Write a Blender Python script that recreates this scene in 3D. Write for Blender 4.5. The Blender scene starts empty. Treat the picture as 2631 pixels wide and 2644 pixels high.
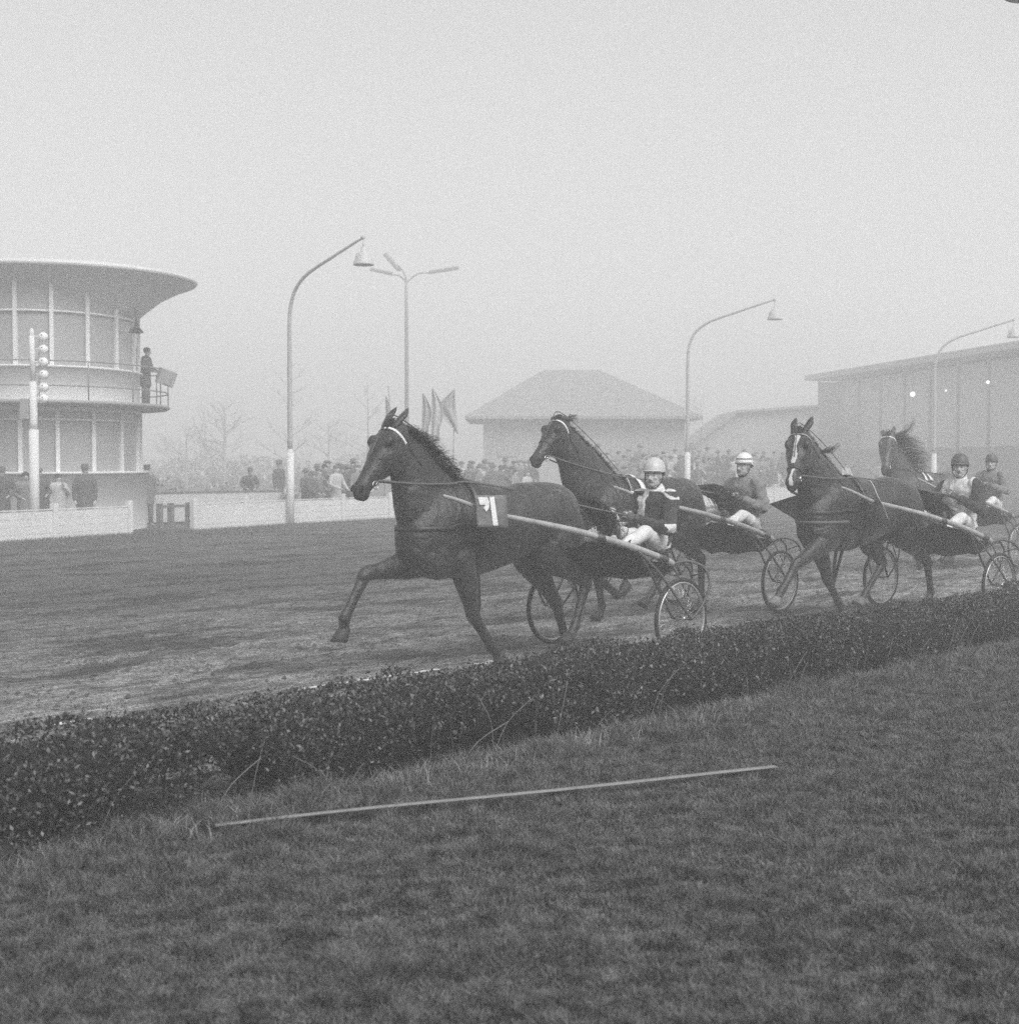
import bpy, math, random
import numpy as np
from mathutils import Vector, Matrix
from mathutils.bvhtree import BVHTree
R = math.radians
random.seed(7); rng = np.random.default_rng(11)
scene = bpy.context.scene
COL = scene.collection

# ------------------------------------------------------------------ camera, sky, sun, exposure
F = 3715.0; W0, H0 = 2631.0, 2644.0; HZ = 1190.3; CAMZ = 1.76
PITCH = math.atan((H0/2-HZ)/F)
cam = bpy.data.objects.new('camera', bpy.data.cameras.new('camera')); COL.objects.link(cam)
cam.data.sensor_fit = 'HORIZONTAL'; cam.data.sensor_width = 56.0; cam.data.lens = 56.0*F/W0
cam.data.clip_start = 0.1; cam.data.clip_end = 1500
cam.location = (0, 0, CAMZ); cam.rotation_euler = (R(90)-PITCH, 0, 0)
cam.data.dof.use_dof = True; cam.data.dof.focus_distance = 13.5; cam.data.dof.aperture_fstop = 5.6
scene.camera = cam

world = bpy.data.worlds.new('World'); scene.world = world; world.use_nodes = True
nt = world.node_tree; nt.nodes.clear()
sky = nt.nodes.new('ShaderNodeTexSky'); sky.sky_type = 'NISHITA'; sky.sun_disc = False
sky.sun_elevation = R(45); sky.sun_rotation = R(145); sky.air_density = 1.6; sky.dust_density = 6.0
bw = nt.nodes.new('ShaderNodeRGBToBW'); bg = nt.nodes.new('ShaderNodeBackground'); wo = nt.nodes.new('ShaderNodeOutputWorld')
nt.links.new(sky.outputs[0], bw.inputs[0]); nt.links.new(bw.outputs[0], bg.inputs[0]); nt.links.new(bg.outputs[0], wo.inputs[0])
bg.inputs[1].default_value = 0.10
sun = bpy.data.objects.new('sun', bpy.data.lights.new('sun', 'SUN')); COL.objects.link(sun)
sun.data.energy = 2.4; sun.data.angle = R(40); sun.data.color = (1, 1, 1)
sun.rotation_euler = (R(90-45), 0, R(180-145))
scene.view_settings.view_transform = 'Standard'; scene.view_settings.look = 'None'
scene.view_settings.exposure = 0.65; scene.view_settings.gamma = 1.0
scene.cycles.use_denoising = False; scene.cycles.use_adaptive_sampling = False
scene.cycles.max_bounces = 6; scene.cycles.diffuse_bounces = 3; scene.cycles.glossy_bounces = 2
scene.cycles.volume_bounces = 3; scene.cycles.transparent_max_bounces = 8
HAZE_DENSITY = 0.0115

# ------------------------------------------------------------------ helpers
def at(px, D, z=0.0):
    """X,Y,Z of a thing standing D metres off in the direction of column px (1923-wide picture)"""
    return Vector(((px-961.5)/2715.0*D, D, z))
MATS = {}
def M(name, g, rough=0.7, spec=0.3, noise=None, amt=0.25, bump=0.0, metal=0.0, scale3=None, emit=0.0, sheen=0.0):
    if name in MATS: return MATS[name]
    m = bpy.data.materials.new(name); m.use_nodes = True; t = m.node_tree; b = t.nodes['Principled BSDF']
    b.inputs['Base Color'].default_value = (g, g, g, 1); b.inputs['Roughness'].default_value = rough
    b.inputs['Specular IOR Level'].default_value = spec; b.inputs['Metallic'].default_value = metal
    if sheen: b.inputs['Sheen Weight'].default_value = sheen
    if noise:
        tc = t.nodes.new('ShaderNodeTexCoord'); mp = t.nodes.new('ShaderNodeMapping'); n = t.nodes.new('ShaderNodeTexNoise')
        mp.inputs['Scale'].default_value = scale3 or (1, 1, 1)
        n.inputs['Scale'].default_value = noise; n.inputs['Detail'].default_value = 6; n.inputs['Roughness'].default_value = 0.65
        rp = t.nodes.new('ShaderNodeValToRGB'); lo, hi = g*(1-amt), g*(1+amt)
        rp.color_ramp.elements[0].position = 0.3; rp.color_ramp.elements[1].position = 0.7
        rp.color_ramp.elements[0].color = (lo, lo, lo, 1); rp.color_ramp.elements[1].color = (hi, hi, hi, 1)
        t.links.new(tc.outputs['Object'], mp.inputs[0]); t.links.new(mp.outputs[0], n.inputs['Vector'])
        t.links.new(n.outputs[0], rp.inputs[0]); t.links.new(rp.outputs[0], b.inputs['Base Color'])
        if bump:
            bp = t.nodes.new('ShaderNodeBump'); bp.inputs['Strength'].default_value = bump; bp.inputs['Distance'].default_value = 0.01
            t.links.new(n.outputs[0], bp.inputs['Height']); t.links.new(bp.outputs[0], b.inputs['Normal'])
    if emit:
        b.inputs['Emission Color'].default_value = (1, 1, 1, 1); b.inputs['Emission Strength'].default_value = emit
    MATS[name] = m; return m

def link(o, parent=None):
    COL.objects.link(o)
    if parent is not None: o.parent = parent
    return o
def tag(o, label=None, cat=None, group=None, kind=None):
    if label: o['label'] = label
    if cat: o['category'] = cat
    if group: o['group'] = group
    if kind: o['kind'] = kind
    return o
def thing(name, label, cat, loc=(0, 0, 0), rz=0.0, group=None):
    o = bpy.data.objects.new(name, None); COL.objects.link(o); o.empty_display_size = 0.2
    o.location = loc; o.rotation_euler = (0, 0, rz)
    return tag(o, label, cat, group)
class G:
    """geometry collector"""
    def __init__(s): s.v = []; s.f = []
    def add(s, vs, fs):
        n = len(s.v); s.v += [tuple(v) for v in vs]; s.f += [tuple(i+n for i in f) for f in fs]; return s
    def box(s, c, size, rz=0.0, rot=None):
        c = Vector(c); h = Vector(size)/2; m = rot if rot else Matrix.Rotation(rz, 3, 'Z')
        vs = [c+m@Vector((x*h.x, y*h.y, z*h.z)) for x in (-1, 1) for y in (-1, 1) for z in (-1, 1)]
        return s.add(vs, [(0, 1, 3, 2), (4, 6, 7, 5), (0, 4, 5, 1), (2, 3, 7, 6), (0, 2, 6, 4), (1, 5, 7, 3)])
    def loft(s, pts, rad, up=(0, 1, 0), n=12, caps=True, sub=1, closed=False):
        """rings along pts; rad = (a,b): a along 'up x dir' sense, b along 'up' direction"""
        P = [Vector(p) for p in pts]; Q = [(r, r) if not hasattr(r, '__len__') else tuple(r) for r in (rad if hasattr(rad, '__len__') and not (isinstance(rad, tuple) and len(rad) == 2 and len(P) != 2) else [rad]*len(P))]
        if sub > 1 and len(P) > 2:
            NP, NQ = [], []
            for i in range(len(P)-1):
                p0, p1, p2, p3 = P[max(i-1, 0)], P[i], P[i+1], P[min(i+2, len(P)-1)]
                q0, q1, q2, q3 = Q[max(i-1, 0)], Q[i], Q[i+1], Q[min(i+2, len(P)-1)]
                for k in range(sub):
                    t = k/sub; t2, t3 = t*t, t*t*t
                    cr = lambda a, b, c, d: 0.5*((2*b)+(c-a)*t+(2*a-5*b+4*c-d)*t2+(3*b-a-3*c+d)*t3)
                    NP.append(cr(p0, p1, p2, p3)); NQ.append(tuple(max(1e-4, cr(q0[j], q1[j], q2[j], q3[j])) for j in (0, 1)))
            NP.append(P[-1]); NQ.append(Q[-1]); P, Q = NP, NQ
        U = Vector(up); vs = []; m = len(P)
        for i in range(m):
            if closed: d = P[(i+1) % m]-P[i-1]
            else: d = P[min(i+1, m-1)]-P[max(i-1, 0)]
            d.normalize(); b = (U-d*U.dot(d))
            if b.length < 1e-3: b = Vector((1, 0, 0))-d*d.x
            b.normalize(); a = d.cross(b)
            for k in range(n):
                th = 2*math.pi*k/n
                vs.append(P[i]+a*(Q[i][0]*math.cos(th))+b*(Q[i][1]*math.sin(th)))
        fs = []
        for i in range(m if closed else m-1):
            j = (i+1) % m
            for k in range(n):
                k2 = (k+1) % n
                fs.append((i*n+k, i*n+k2, j*n+k2, j*n+k))
        if caps and not closed:
            fs.append(tuple(range(n))[::-1]); fs.append(tuple((m-1)*n+k for k in range(n)))
        return s.add(vs, fs)
    def tube(s, pts, r, n=8, sub=1, closed=False): return s.loft(pts, [(r, r)]*len(pts), (0.013, 0.02, 1), n, sub=sub, closed=closed)
    def ell(s, c, r, rot=None, nu=16, nv=10):
        c = Vector(c); m = rot if rot else Matrix.Identity(3); vs = []; fs = []
        for i in range(nv+1):
            ph = math.pi*i/nv
            for k in range(nu):
                th = 2*math.pi*k/nu
                ss = max(math.sin(ph), 1e-3)
                vs.append(c+m@Vector((r[0]*ss*math.cos(th), r[1]*ss*math.sin(th), r[2]*math.cos(ph))))
        for i in range(nv):
            for k in range(nu):
                k2 = (k+1) % nu
                fs.append((i*nu+k, (i+1)*nu+k, (i+1)*nu+k2, i*nu+k2))
        fs.append(tuple(range(nu))); fs.append(tuple(nv*nu+k for k in range(nu))[::-1])
        return s.add(vs, fs)
    def lathe(s, prof, c=(0, 0, 0), n=24, a0=0.0, a1=2*math.pi):
        c = Vector(c); full = abs(a1-a0-2*math.pi) < 1e-6; m = n if full else n+1; vs = []; fs = []
        for (r, z) in prof:
            for k in range(m):
                th = a0+(a1-a0)*k/n; vs.append(c+Vector((r*math.cos(th), r*math.sin(th), z)))
        for i in range(len(prof)-1):
            for k in range(n):
                k2 = (k+1) % m
                fs.append((i*m+k, i*m+k2, (i+1)*m+k2, (i+1)*m+k))
        return s.add(vs, fs)
    def mesh(s, name): 
        me = bpy.data.meshes.new(name); me.from_pydata(s.v, [], s.f); me.validate(); return me
    def build(s, name, mat, parent=None, smooth=True, bevel=0.0):
        me = s.mesh(name); o = bpy.data.objects.new(name, me)
        for mm in (mat if isinstance(mat, list) else [mat]): me.materials.append(mm)
        if smooth: me.shade_smooth()
        link(o, parent)
        if bevel:
            b = o.modifiers.new('bevel', 'BEVEL'); b.width = bevel; b.segments = 2; b.limit_method = 'ANGLE'
        return o
def fuse(g, voxel, it=4, fac=0.5):
    me = g.mesh('tmp'); o = bpy.data.objects.new('tmp', me); COL.objects.link(o)
    r = o.modifiers.new('r', 'REMESH'); r.mode = 'VOXEL'; r.voxel_size = voxel; r.use_smooth_shade = True
    sm = o.modifiers.new('s', 'SMOOTH'); sm.factor = fac; sm.iterations = it
    dg = bpy.context.evaluated_depsgraph_get(); dg.update()
    out = bpy.data.meshes.new_from_object(o.evaluated_get(dg))
    bpy.data.objects.remove(o); bpy.data.meshes.remove(me)
    out.shade_smooth(); return out
def obj_of(name, me, mat, parent=None):
    o = bpy.data.objects.new(name, me); me.materials.clear()
    for mm in (mat if isinstance(mat, list) else [mat]): me.materials.append(mm)
    return link(o, parent)
def paint(o, fn):
    me = o.data; n = len(me.polygons); c = np.empty(n*3); me.polygons.foreach_get('center', c); c = c.reshape(n, 3)
    me.polygons.foreach_set('material_index', np.array([fn(*p) for p in c], dtype=np.int32)); me.update()
def np_mesh(name, V, faces_n, mat, parent=None, smooth=False, idx=None):
    """V (k*n,3): consecutive groups; faces_n vertex count per polygon (3 or 4) or idx array (m,n)"""
    me = bpy.data.meshes.new(name); V = np.asarray(V, dtype=np.float32)
    if idx is None: idx = np.arange(len(V)).reshape(-1, faces_n)
    m, k = idx.shape
    me.vertices.add(len(V)); me.vertices.foreach_set('co', V.ravel())
    me.loops.add(m*k); me.loops.foreach_set('vertex_index', idx.ravel().astype(np.int32))
    me.polygons.add(m); me.polygons.foreach_set('loop_start', np.arange(m, dtype=np.int32)*k)
    me.update(calc_edges=True); me.materials.append(mat)
    if smooth: me.shade_smooth()
    return link(bpy.data.objects.new(name, me), parent)
def vnoise(x, y, seed=0):
    xi = np.floor(x).astype(np.int64); yi = np.floor(y).astype(np.int64); fx = x-xi; fy = y-yi
    fx = fx*fx*(3-2*fx); fy = fy*fy*(3-2*fy)
    def h(a, b):
        n = (a*374761393+b*668265263+seed*974711) & 0x7fffffff; n = ((n ^ (n >> 13))*1274126177) & 0x7fffffff
        return ((n ^ (n >> 16)) & 0xffff)/65535.0
    return (h(xi, yi)*(1-fx)+h(xi+1, yi)*fx)*(1-fy)+(h(xi, yi+1)*(1-fx)+h(xi+1, yi+1)*fx)*fy

# ------------------------------------------------------------------ ground, track, infield
DX, DY = 0.69, 0.724                                   # along the track
TROT = math.atan2(DY, DX)                              # local x along, local y across (towards far fence)
def sn(s, n, z=0.0): return Vector((s*DX-n*DY, s*DY+n*DX, z))
g = G(); g.add([(-330, -20, -.06), (330, -20, -.06), (330, 330, -.06), (-330, 330, -.06)], [(0, 1, 2, 3)])
tag(g.build('ground', M('far_ground', 0.07, .95, noise=.6, amt=.3), smooth=False), kind='structure')

def track_material():
    m = bpy.data.materials.new('track_dirt'); m.use_nodes = True; t = m.node_tree; b = t.nodes['Principled BSDF']
    tc = t.nodes.new('ShaderNodeTexCoord')
    def noise(scale, sx, sy, detail=6, rough=.6):
        mp = t.nodes.new('ShaderNodeMapping'); mp.inputs['Scale'].default_value = (sx, sy, 1)
        n = t.nodes.new('ShaderNodeTexNoise'); n.inputs['Scale'].default_value = scale; n.inputs['Detail'].default_value = detail; n.inputs['Roughness'].default_value = rough
        t.links.new(tc.outputs['Object'], mp.inputs[0]); t.links.new(mp.outputs[0], n.inputs['Vector']); return n.outputs[0]
    def ramp(src, p0, c0, p1, c1):
        r = t.nodes.new('ShaderNodeValToRGB'); e = r.color_ramp.elements
        e[0].position = p0; e[0].color = (c0, c0, c0, 1); e[1].position = p1; e[1].color = (c1, c1, c1, 1)
        t.links.new(src, r.inputs[0]); return r.outputs[0]
    def mul(a, bb, f=1.0):
        x = t.nodes.new('ShaderNodeMix'); x.data_type = 'RGBA'; x.blend_type = 'MULTIPLY'; x.inputs[0].default_value = f
        t.links.new(a, x.inputs[6]); t.links.new(bb, x.inputs[7]); return x.outputs[2]
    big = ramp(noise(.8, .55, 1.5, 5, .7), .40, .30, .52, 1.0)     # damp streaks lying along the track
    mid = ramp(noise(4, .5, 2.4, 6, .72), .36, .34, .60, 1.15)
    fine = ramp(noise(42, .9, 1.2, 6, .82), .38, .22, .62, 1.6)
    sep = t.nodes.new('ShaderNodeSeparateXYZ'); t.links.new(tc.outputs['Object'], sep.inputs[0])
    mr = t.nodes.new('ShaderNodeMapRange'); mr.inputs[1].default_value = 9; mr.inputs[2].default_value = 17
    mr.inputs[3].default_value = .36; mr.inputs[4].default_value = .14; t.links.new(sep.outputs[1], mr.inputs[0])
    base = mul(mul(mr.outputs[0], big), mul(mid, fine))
    t.links.new(base, b.inputs['Base Color']); b.inputs['Roughness'].default_value = .95; b.inputs['Specular IOR Level'].default_value = .15
    bp = t.nodes.new('ShaderNodeBump'); bp.inputs['Strength'].default_value = 1.0; bp.inputs['Distance'].default_value = .035
    t.links.new(noise(30, .7, 1.3, 8, .75), bp.inputs['Height']); t.links.new(bp.outputs[0], b.inputs['Normal'])
    return m
S = np.arange(-16, 90, .075); Nn = [6.2]
while Nn[-1] < 38: Nn.append(Nn[-1]+.026+max(0, Nn[-1]-10)*.006)
Nn = np.array(Nn); SS, NN = np.meshgrid(S, Nn, indexing='ij')
near = np.clip((24-NN)/10, .15, 1)
Z = (vnoise(SS*.35, NN*1.6, 1)-.5)*.05+(vnoise(SS*1.3, NN*5, 2)-.5)*.035+(vnoise(SS*6, NN*14, 3)-.5)*.02
cl = vnoise(SS*9, NN*17, 4); mask = np.clip((vnoise(SS*.7, NN*2.6, 5)-.5)*4, 0, 1)
Z += np.clip(cl-.62, 0, 1)*.09*(.3+mask)
Z = Z*near - .012
V = np.stack([SS, NN, Z], -1).reshape(-1, 3); ns, nn_ = SS.shape
ii = (np.arange(ns-1)[:, None]*nn_+np.arange(nn_-1)[None, :]).ravel()
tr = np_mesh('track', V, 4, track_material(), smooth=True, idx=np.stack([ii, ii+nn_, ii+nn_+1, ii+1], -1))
tr.rotation_euler = (0, 0, TROT); tag(tr, kind='structure')
# clods thrown about on the track
cv = []; ci = []
base8 = np.array([(1, 0, 0), (0, 1, 0), (-1, 0, 0), (0, -1, 0), (0, 0, 1)], float)
k = 36000; ss = rng.uniform(-5, 40, k); nn = 7+rng.power(1.0, k)*13; sz = np.minimum(rng.gamma(2.0, .0045, k)+.003, .026)
P5 = base8[None]*sz[:, None, None]*rng.uniform(.6, 1.3, (k, 5, 3)); P5[:, :, 0] *= 1.3
P5 += np.stack([ss, nn, np.full(k, .0)], -1)[:, None, :]
tri = np.array([(0, 1, 4), (1, 2, 4), (2, 3, 4), (3, 0, 4)])
idx = (np.arange(k)[:, None, None]*5+tri[None]).reshape(-1, 3)
o = np_mesh('dirt_clods', P5.reshape(-1, 3), 3, M('clod', .07, .95), idx=idx); o.rotation_euler = (0, 0, TROT)
tag(o, 'small dark clods of earth scattered over the track', 'clods', kind='stuff')
# chalk line, worn into patches
lv = []; li = []; s = -4.0
while s < 10.5:
    L = random.uniform(.15, .9)
    if random.random() < .5:
        m_ = max(3, int(L/.05)); n0 = 8.62+math.sin(s*.25)*.08
        a = [(s+L*i/m_, n0+random.uniform(-.012, .012)+.028*random.uniform(.5, 1.2), .014+random.uniform(0, .012)) for i in range(m_+1)]
        b_ = [(s+L*i/m_, n0-.03*random.uniform(.4, 1.2), .014+random.uniform(0, .012)) for i in range(m_+1)]
        q = len(lv); lv += a+b_; li += [(q+i, q+i+1, q+m_+1+i+1, q+m_+1+i) for i in range(m_)]
    s += L+random.uniform(.02, .5)
g = G(); g.add(lv, li); o = g.build('chalk_line', M('chalk', .62, .9, noise=60, amt=.25), smooth=False); o.rotation_euler = (0, 0, TROT); tag(o, kind='structure')

# infield earth with a gentle roll, then grass blades
Sg = np.arange(-12, 60, .15); Ng = np.arange(-30, 6.9, .15)
SS, NN = np.meshgrid(Sg, Ng, indexing='ij')
def infield_z(s, n):
    return .05*(vnoise(s*.5, n*.8, 8)-.5)+.03*(vnoise(s*2.1, n*2.1, 9)-.5)-.14*np.clip((n-5.68)/.35, 0, 1)*(1-np.clip((n-6.5)/.3, 0, 1))*.7+.02
Zi = infield_z(SS, NN); V = np.stack([SS, NN, Zi], -1).reshape(-1, 3); ns, nn_ = SS.shape
ii = (np.arange(ns-1)[:, None]*nn_+np.arange(nn_-1)[None, :]).ravel()
inf = np_mesh('infield', V, 4, M('turf_soil', .025, .95, noise=7, amt=.5, bump=.4), smooth=True, idx=np.stack([ii, ii+nn_, ii+nn_+1, ii+1], -1))
inf.rotation_euler = (0, 0, TROT); tag(inf, kind='structure')
def grass(name, X, Y, H, Wd, lean, mat, label, droop=.5):
    s = X*DX+Y*DY; n = -X*DY+Y*DX; z = infield_z(s, n)-.004
    k = len(X); a = rng.uniform(0, 2*math.pi, k); ca, sa = np.cos(a), np.sin(a)
    la = rng.uniform(0, 2*math.pi, k); l = H*lean*rng.uniform(.2, 1.2, k)
    B = np.stack([X, Y, z], -1); wv = np.stack([ca, sa, np.zeros(k)], -1)*Wd[:, None]/2
    lv_ = np.stack([np.cos(la)*l, np.sin(la)*l, np.zeros(k)], -1); up = np.stack([np.zeros(k), np.zeros(k), H], -1)
    m1 = B+lv_*.35+up*.6; tp = B+lv_+up*rng.uniform(.75, 1.05, k)[:, None]
    VV = np.stack([B-wv, B+wv, m1+wv*.8, m1-wv*.8, tp+wv*.08, tp-wv*.08], 1).reshape(-1, 3)
    q = np.arange(k)[:, None]*6
    idx = np.concatenate([q+np.array([[0, 1, 2, 3]]), q+np.array([[3, 2, 4, 5]])], 0)
    return tag(np_mesh(name, VV, 4, mat, idx=idx), label, 'grass', kind='stuff')
def grass_material(name, lo, hi):
    m = bpy.data.materials.new(name); m.use_nodes = True; t = m.node_tree; b = t.nodes['Principled BSDF']
    tc = t.nodes.new('ShaderNodeTexCoord'); n = t.nodes.new('ShaderNodeTexNoise'); n.inputs['Scale'].default_value = 8; n.inputs['Detail'].default_value = 6; n.inputs['Roughness'].default_value = .8
    n2 = t.nodes.new('ShaderNodeTexNoise'); n2.inputs['Scale'].default_value = 150; n2.inputs['Detail'].default_value = 2
    ad = t.nodes.new('ShaderNodeMath'); ad.operation = 'MULTIPLY_ADD'; ad.inputs[1].default_value = .55
    r = t.nodes.new('ShaderNodeValToRGB'); e = r.color_ramp.elements; e[0].position = .62; e[0].color = (lo, lo, lo, 1); e[1].position = .92; e[1].color = (hi, hi, hi, 1)
    t.links.new(tc.outputs['Object'], n.inputs['Vector']); t.links.new(tc.outputs['Object'], n2.inputs['Vector'])
    t.links.new(n2.outputs[0], ad.inputs[0]); t.links.new(n.outputs[0], ad.inputs[2]); t.links.new(ad.outputs[0], r.inputs[0])
    t.links.new(r.outputs[0], b.inputs['Base Color']); b.inputs['Roughness'].default_value = .7; b.inputs['Specular IOR Level'].default_value = .25
    return m
k = 1500000; D = 3.9*np.exp(rng.uniform(0, 1, k)*math.log(19/3.9)); X = rng.uniform(-.42, .42, k)*D
n = -X*DY+D*DX; keep = (n < 5.9) & (rng.uniform(0, 1, k) < np.clip(.35+.45*(D/8)**1.0, 0, 1)); X, D, n = X[keep], D[keep], n[keep]
clump = vnoise(X*4+50, D*4+50, 21)*.45+vnoise(X*12+50, D*12+50, 22)*.55
edge = np.clip((n-5.0)/.7, 0, 1)
H = (.014+.07*clump**1.7*rng.uniform(.4, 1.4, len(X)))*(1+1.0*edge)*(1+.02*D); Wd = (.0030+.0040*rng.uniform(0, 1, len(X))**2)*(1+.04*D)
GM = grass_material('grass_blades', .012, .19)
grass('grass', X, D, H, Wd, .9, GM, 'short mown grass of the infield in front of the hedge')
k = 34000; s = rng.uniform(-2, 26, k); n = 5.74+rng.normal(0, .13, k)+.05*np.sin(s*1.3); tuft = vnoise(s*1.7, s*0+3, 31)
keep = rng.uniform(0, 1, k) < .25+1.1*tuft; s, n = s[keep], n[keep]
X = s*DX-n*DY; Y = s*DY+n*DX
grass('long_grass', X, Y, rng.uniform(.05, .15, len(X)), rng.uniform(.003, .006, len(X)), .8, grass_material('long_blades', .08, .34), 'long pale uncut grass tufts along the foot of the hedge')

# ------------------------------------------------------------------ hedge
hedge = thing('hedge', 'low clipped dark leafy hedge running along the inner edge of the track', 'hedge', (0, 0, 0), TROT)
HN0, HN1, HH = 5.86, 6.62, .455
def hprof(s):   # height and half width wander
    return HH+.06*(vnoise(s*1.1, s*0, 41)-.5)+.05*(vnoise(s*4, s*0, 42)-.5)
k = 170000; s = 1.0+25*rng.power(.9, k)
sec = rng.uniform(0, 1, k); top = sec < .42; side = (sec >= .42) & (sec < .86)
HN0s = HN0-.16*np.clip((5.2-s)/2.5, 0, 1)+.05*(vnoise(s*1.3, s*0+9, 48)-.5)
n = np.where(top, HN0s+(HN1-HN0s)*rng.uniform(0, 1, k), np.where(side, HN0s, HN1)); hh = hprof(s)
zz = np.where(top, hh, -.06+(hh+.06)*rng.uniform(0, 1, k)**.8)
dep = rng.gamma(1.3, .022, k)
lump = (vnoise(s*3.2, zz*6, 44)-.5)*.15+(vnoise(s*11, zz*16+n*15, 45)-.5)*.08
n = np.where(top, n, np.where(side, HN0s+dep-lump, HN1-dep+lump)); topl = (vnoise(s*5, n*7, 46)-.5)*.09
zz = np.where(top, zz-dep*.8+topl, zz)
# rounded shoulder
edge_d = np.minimum(np.abs(n-HN0s), np.abs(HN1-n)); zz = np.where(top, zz-np.clip(.08-edge_d, 0, 1)*.6, zz)
# bare feet: few leaves low down, with larger gaps in places
gap = vnoise(s*1.9, s*0+5, 47); low = .02+.30*np.clip((gap-.48)*3.2, 0, 1)+.24*((s > 3.65) & (s < 4.5))
keep = top | (zz > low*rng.uniform(.5, 1.1, k)) ; s, n, zz = s[keep], n[keep], zz[keep]; k = len(s)
stray = rng.uniform(0, 1, k) < .03; zz = zz+stray*rng.uniform(0, .06, k)
C = np.stack([s, n, zz], -1)
ax = rng.normal(size=(k, 3)); ax[:, 2] += .7; ax /= np.linalg.norm(ax, axis=1)[:, None]
bx_ = np.cross(ax, rng.normal(size=(k, 3))); bx_ /= np.linalg.norm(bx_, axis=1)[:, None]
nz = np.cross(ax, bx_); L = rng.uniform(.016, .034, k)[:, None]; Wl = L*rng.uniform(.42, .6, k)[:, None]
VV = np.stack([C-ax*L*.5, C+bx_*Wl*.5+nz*.002, C+ax*L*.55, C-bx_*Wl*.5+nz*.002], 1).reshape(-1, 3)
def leaf_mat():
    m = bpy.data.materials.new('hedge_leaf'); m.use_nodes = True; t = m.node_tree; b = t.nodes['Principled BSDF']
    geo = t.nodes.new('ShaderNodeNewGeometry'); r = t.nodes.new('ShaderNodeValToRGB'); e = r.color_ramp.elements
    e[0].position = 0; e[0].color = (.007, .007, .007, 1); e[1].position = 1; e[1].color = (.19, .19, .19, 1); x = e.new(.7); x.color = (.035, .035, .035, 1)
    t.links.new(geo.outputs['Random Per Island'], r.inputs[0]); t.links.new(r.outputs[0], b.inputs['Base Color'])
    b.inputs['Roughness'].default_value = .5; b.inputs['Specular IOR Level'].default_value = .35; return m
np_mesh('foliage', VV, 4, leaf_mat(), parent=hedge)
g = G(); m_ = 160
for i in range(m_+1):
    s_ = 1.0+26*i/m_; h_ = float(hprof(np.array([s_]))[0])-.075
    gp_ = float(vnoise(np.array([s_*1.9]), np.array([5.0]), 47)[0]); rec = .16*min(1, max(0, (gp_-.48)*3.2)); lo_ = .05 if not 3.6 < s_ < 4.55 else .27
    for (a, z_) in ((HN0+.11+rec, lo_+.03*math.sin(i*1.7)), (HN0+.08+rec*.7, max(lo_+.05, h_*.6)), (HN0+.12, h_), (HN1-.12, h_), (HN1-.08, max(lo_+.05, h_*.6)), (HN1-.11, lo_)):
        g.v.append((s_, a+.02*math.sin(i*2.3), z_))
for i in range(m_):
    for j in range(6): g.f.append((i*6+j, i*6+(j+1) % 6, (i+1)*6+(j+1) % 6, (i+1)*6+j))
g.build('dark_core', M('core_shade', .012, .95, noise=30, amt=.6), hedge)  # solid near-black core, painted as the shade inside the hedge
g = G()
for i in range(420):
    s_ = random.uniform(1.2, 25); a = random.uniform(HN0+.06, HN1-.1)
    p = [(s_, a, -.08), (s_+random.uniform(-.04, .04), a+random.uniform(-.03, .03), .1), (s_+random.uniform(-.1, .1), a+random.uniform(-.08, .08), .3)]
    g.tube(p, random.uniform(.003, .009), 5)
tag(g.build('stems', M('stem', .05, .9), hedge, smooth=False), kind='stuff')
for i in range(60):
    s_ = random.uniform(2, 22); a = HN0-.02+random.uniform(-.04, .03); dx, dz = random.uniform(-.35, .35), random.uniform(.15, .42)
    g = G(); g.tube([(s_, a, .0), (s_+dx*.4, a-.03, dz*.6), (s_+dx, a+random.uniform(-.12, .02), dz)], random.uniform(.0012, .0024), 4, sub=3); g.build('dry_stalk', M('stalk', .2, .8), hedge, smooth=False)

# batten on the grass
g = G(); a = at(400, 6.55); b_ = at(1466, 7.96); m_ = 30; pts = []
for i in range(m_+1):
    t = i/m_; p = a.lerp(b_, t); p.z = .058+.028*(1-t)+.008*math.sin(t*7)*(1-t); pts.append(p)
g.loft(pts, [(.019+.008*i/m_, .006) for i in range(m_+1)], (0, 0, 1), 8)
tag(g.build('batten', M('pale_wood', .21, .8, noise=8, amt=.2)), 'long thin pale strip lying on the mown grass in the foreground', 'strip')
exec_later = []

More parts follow.
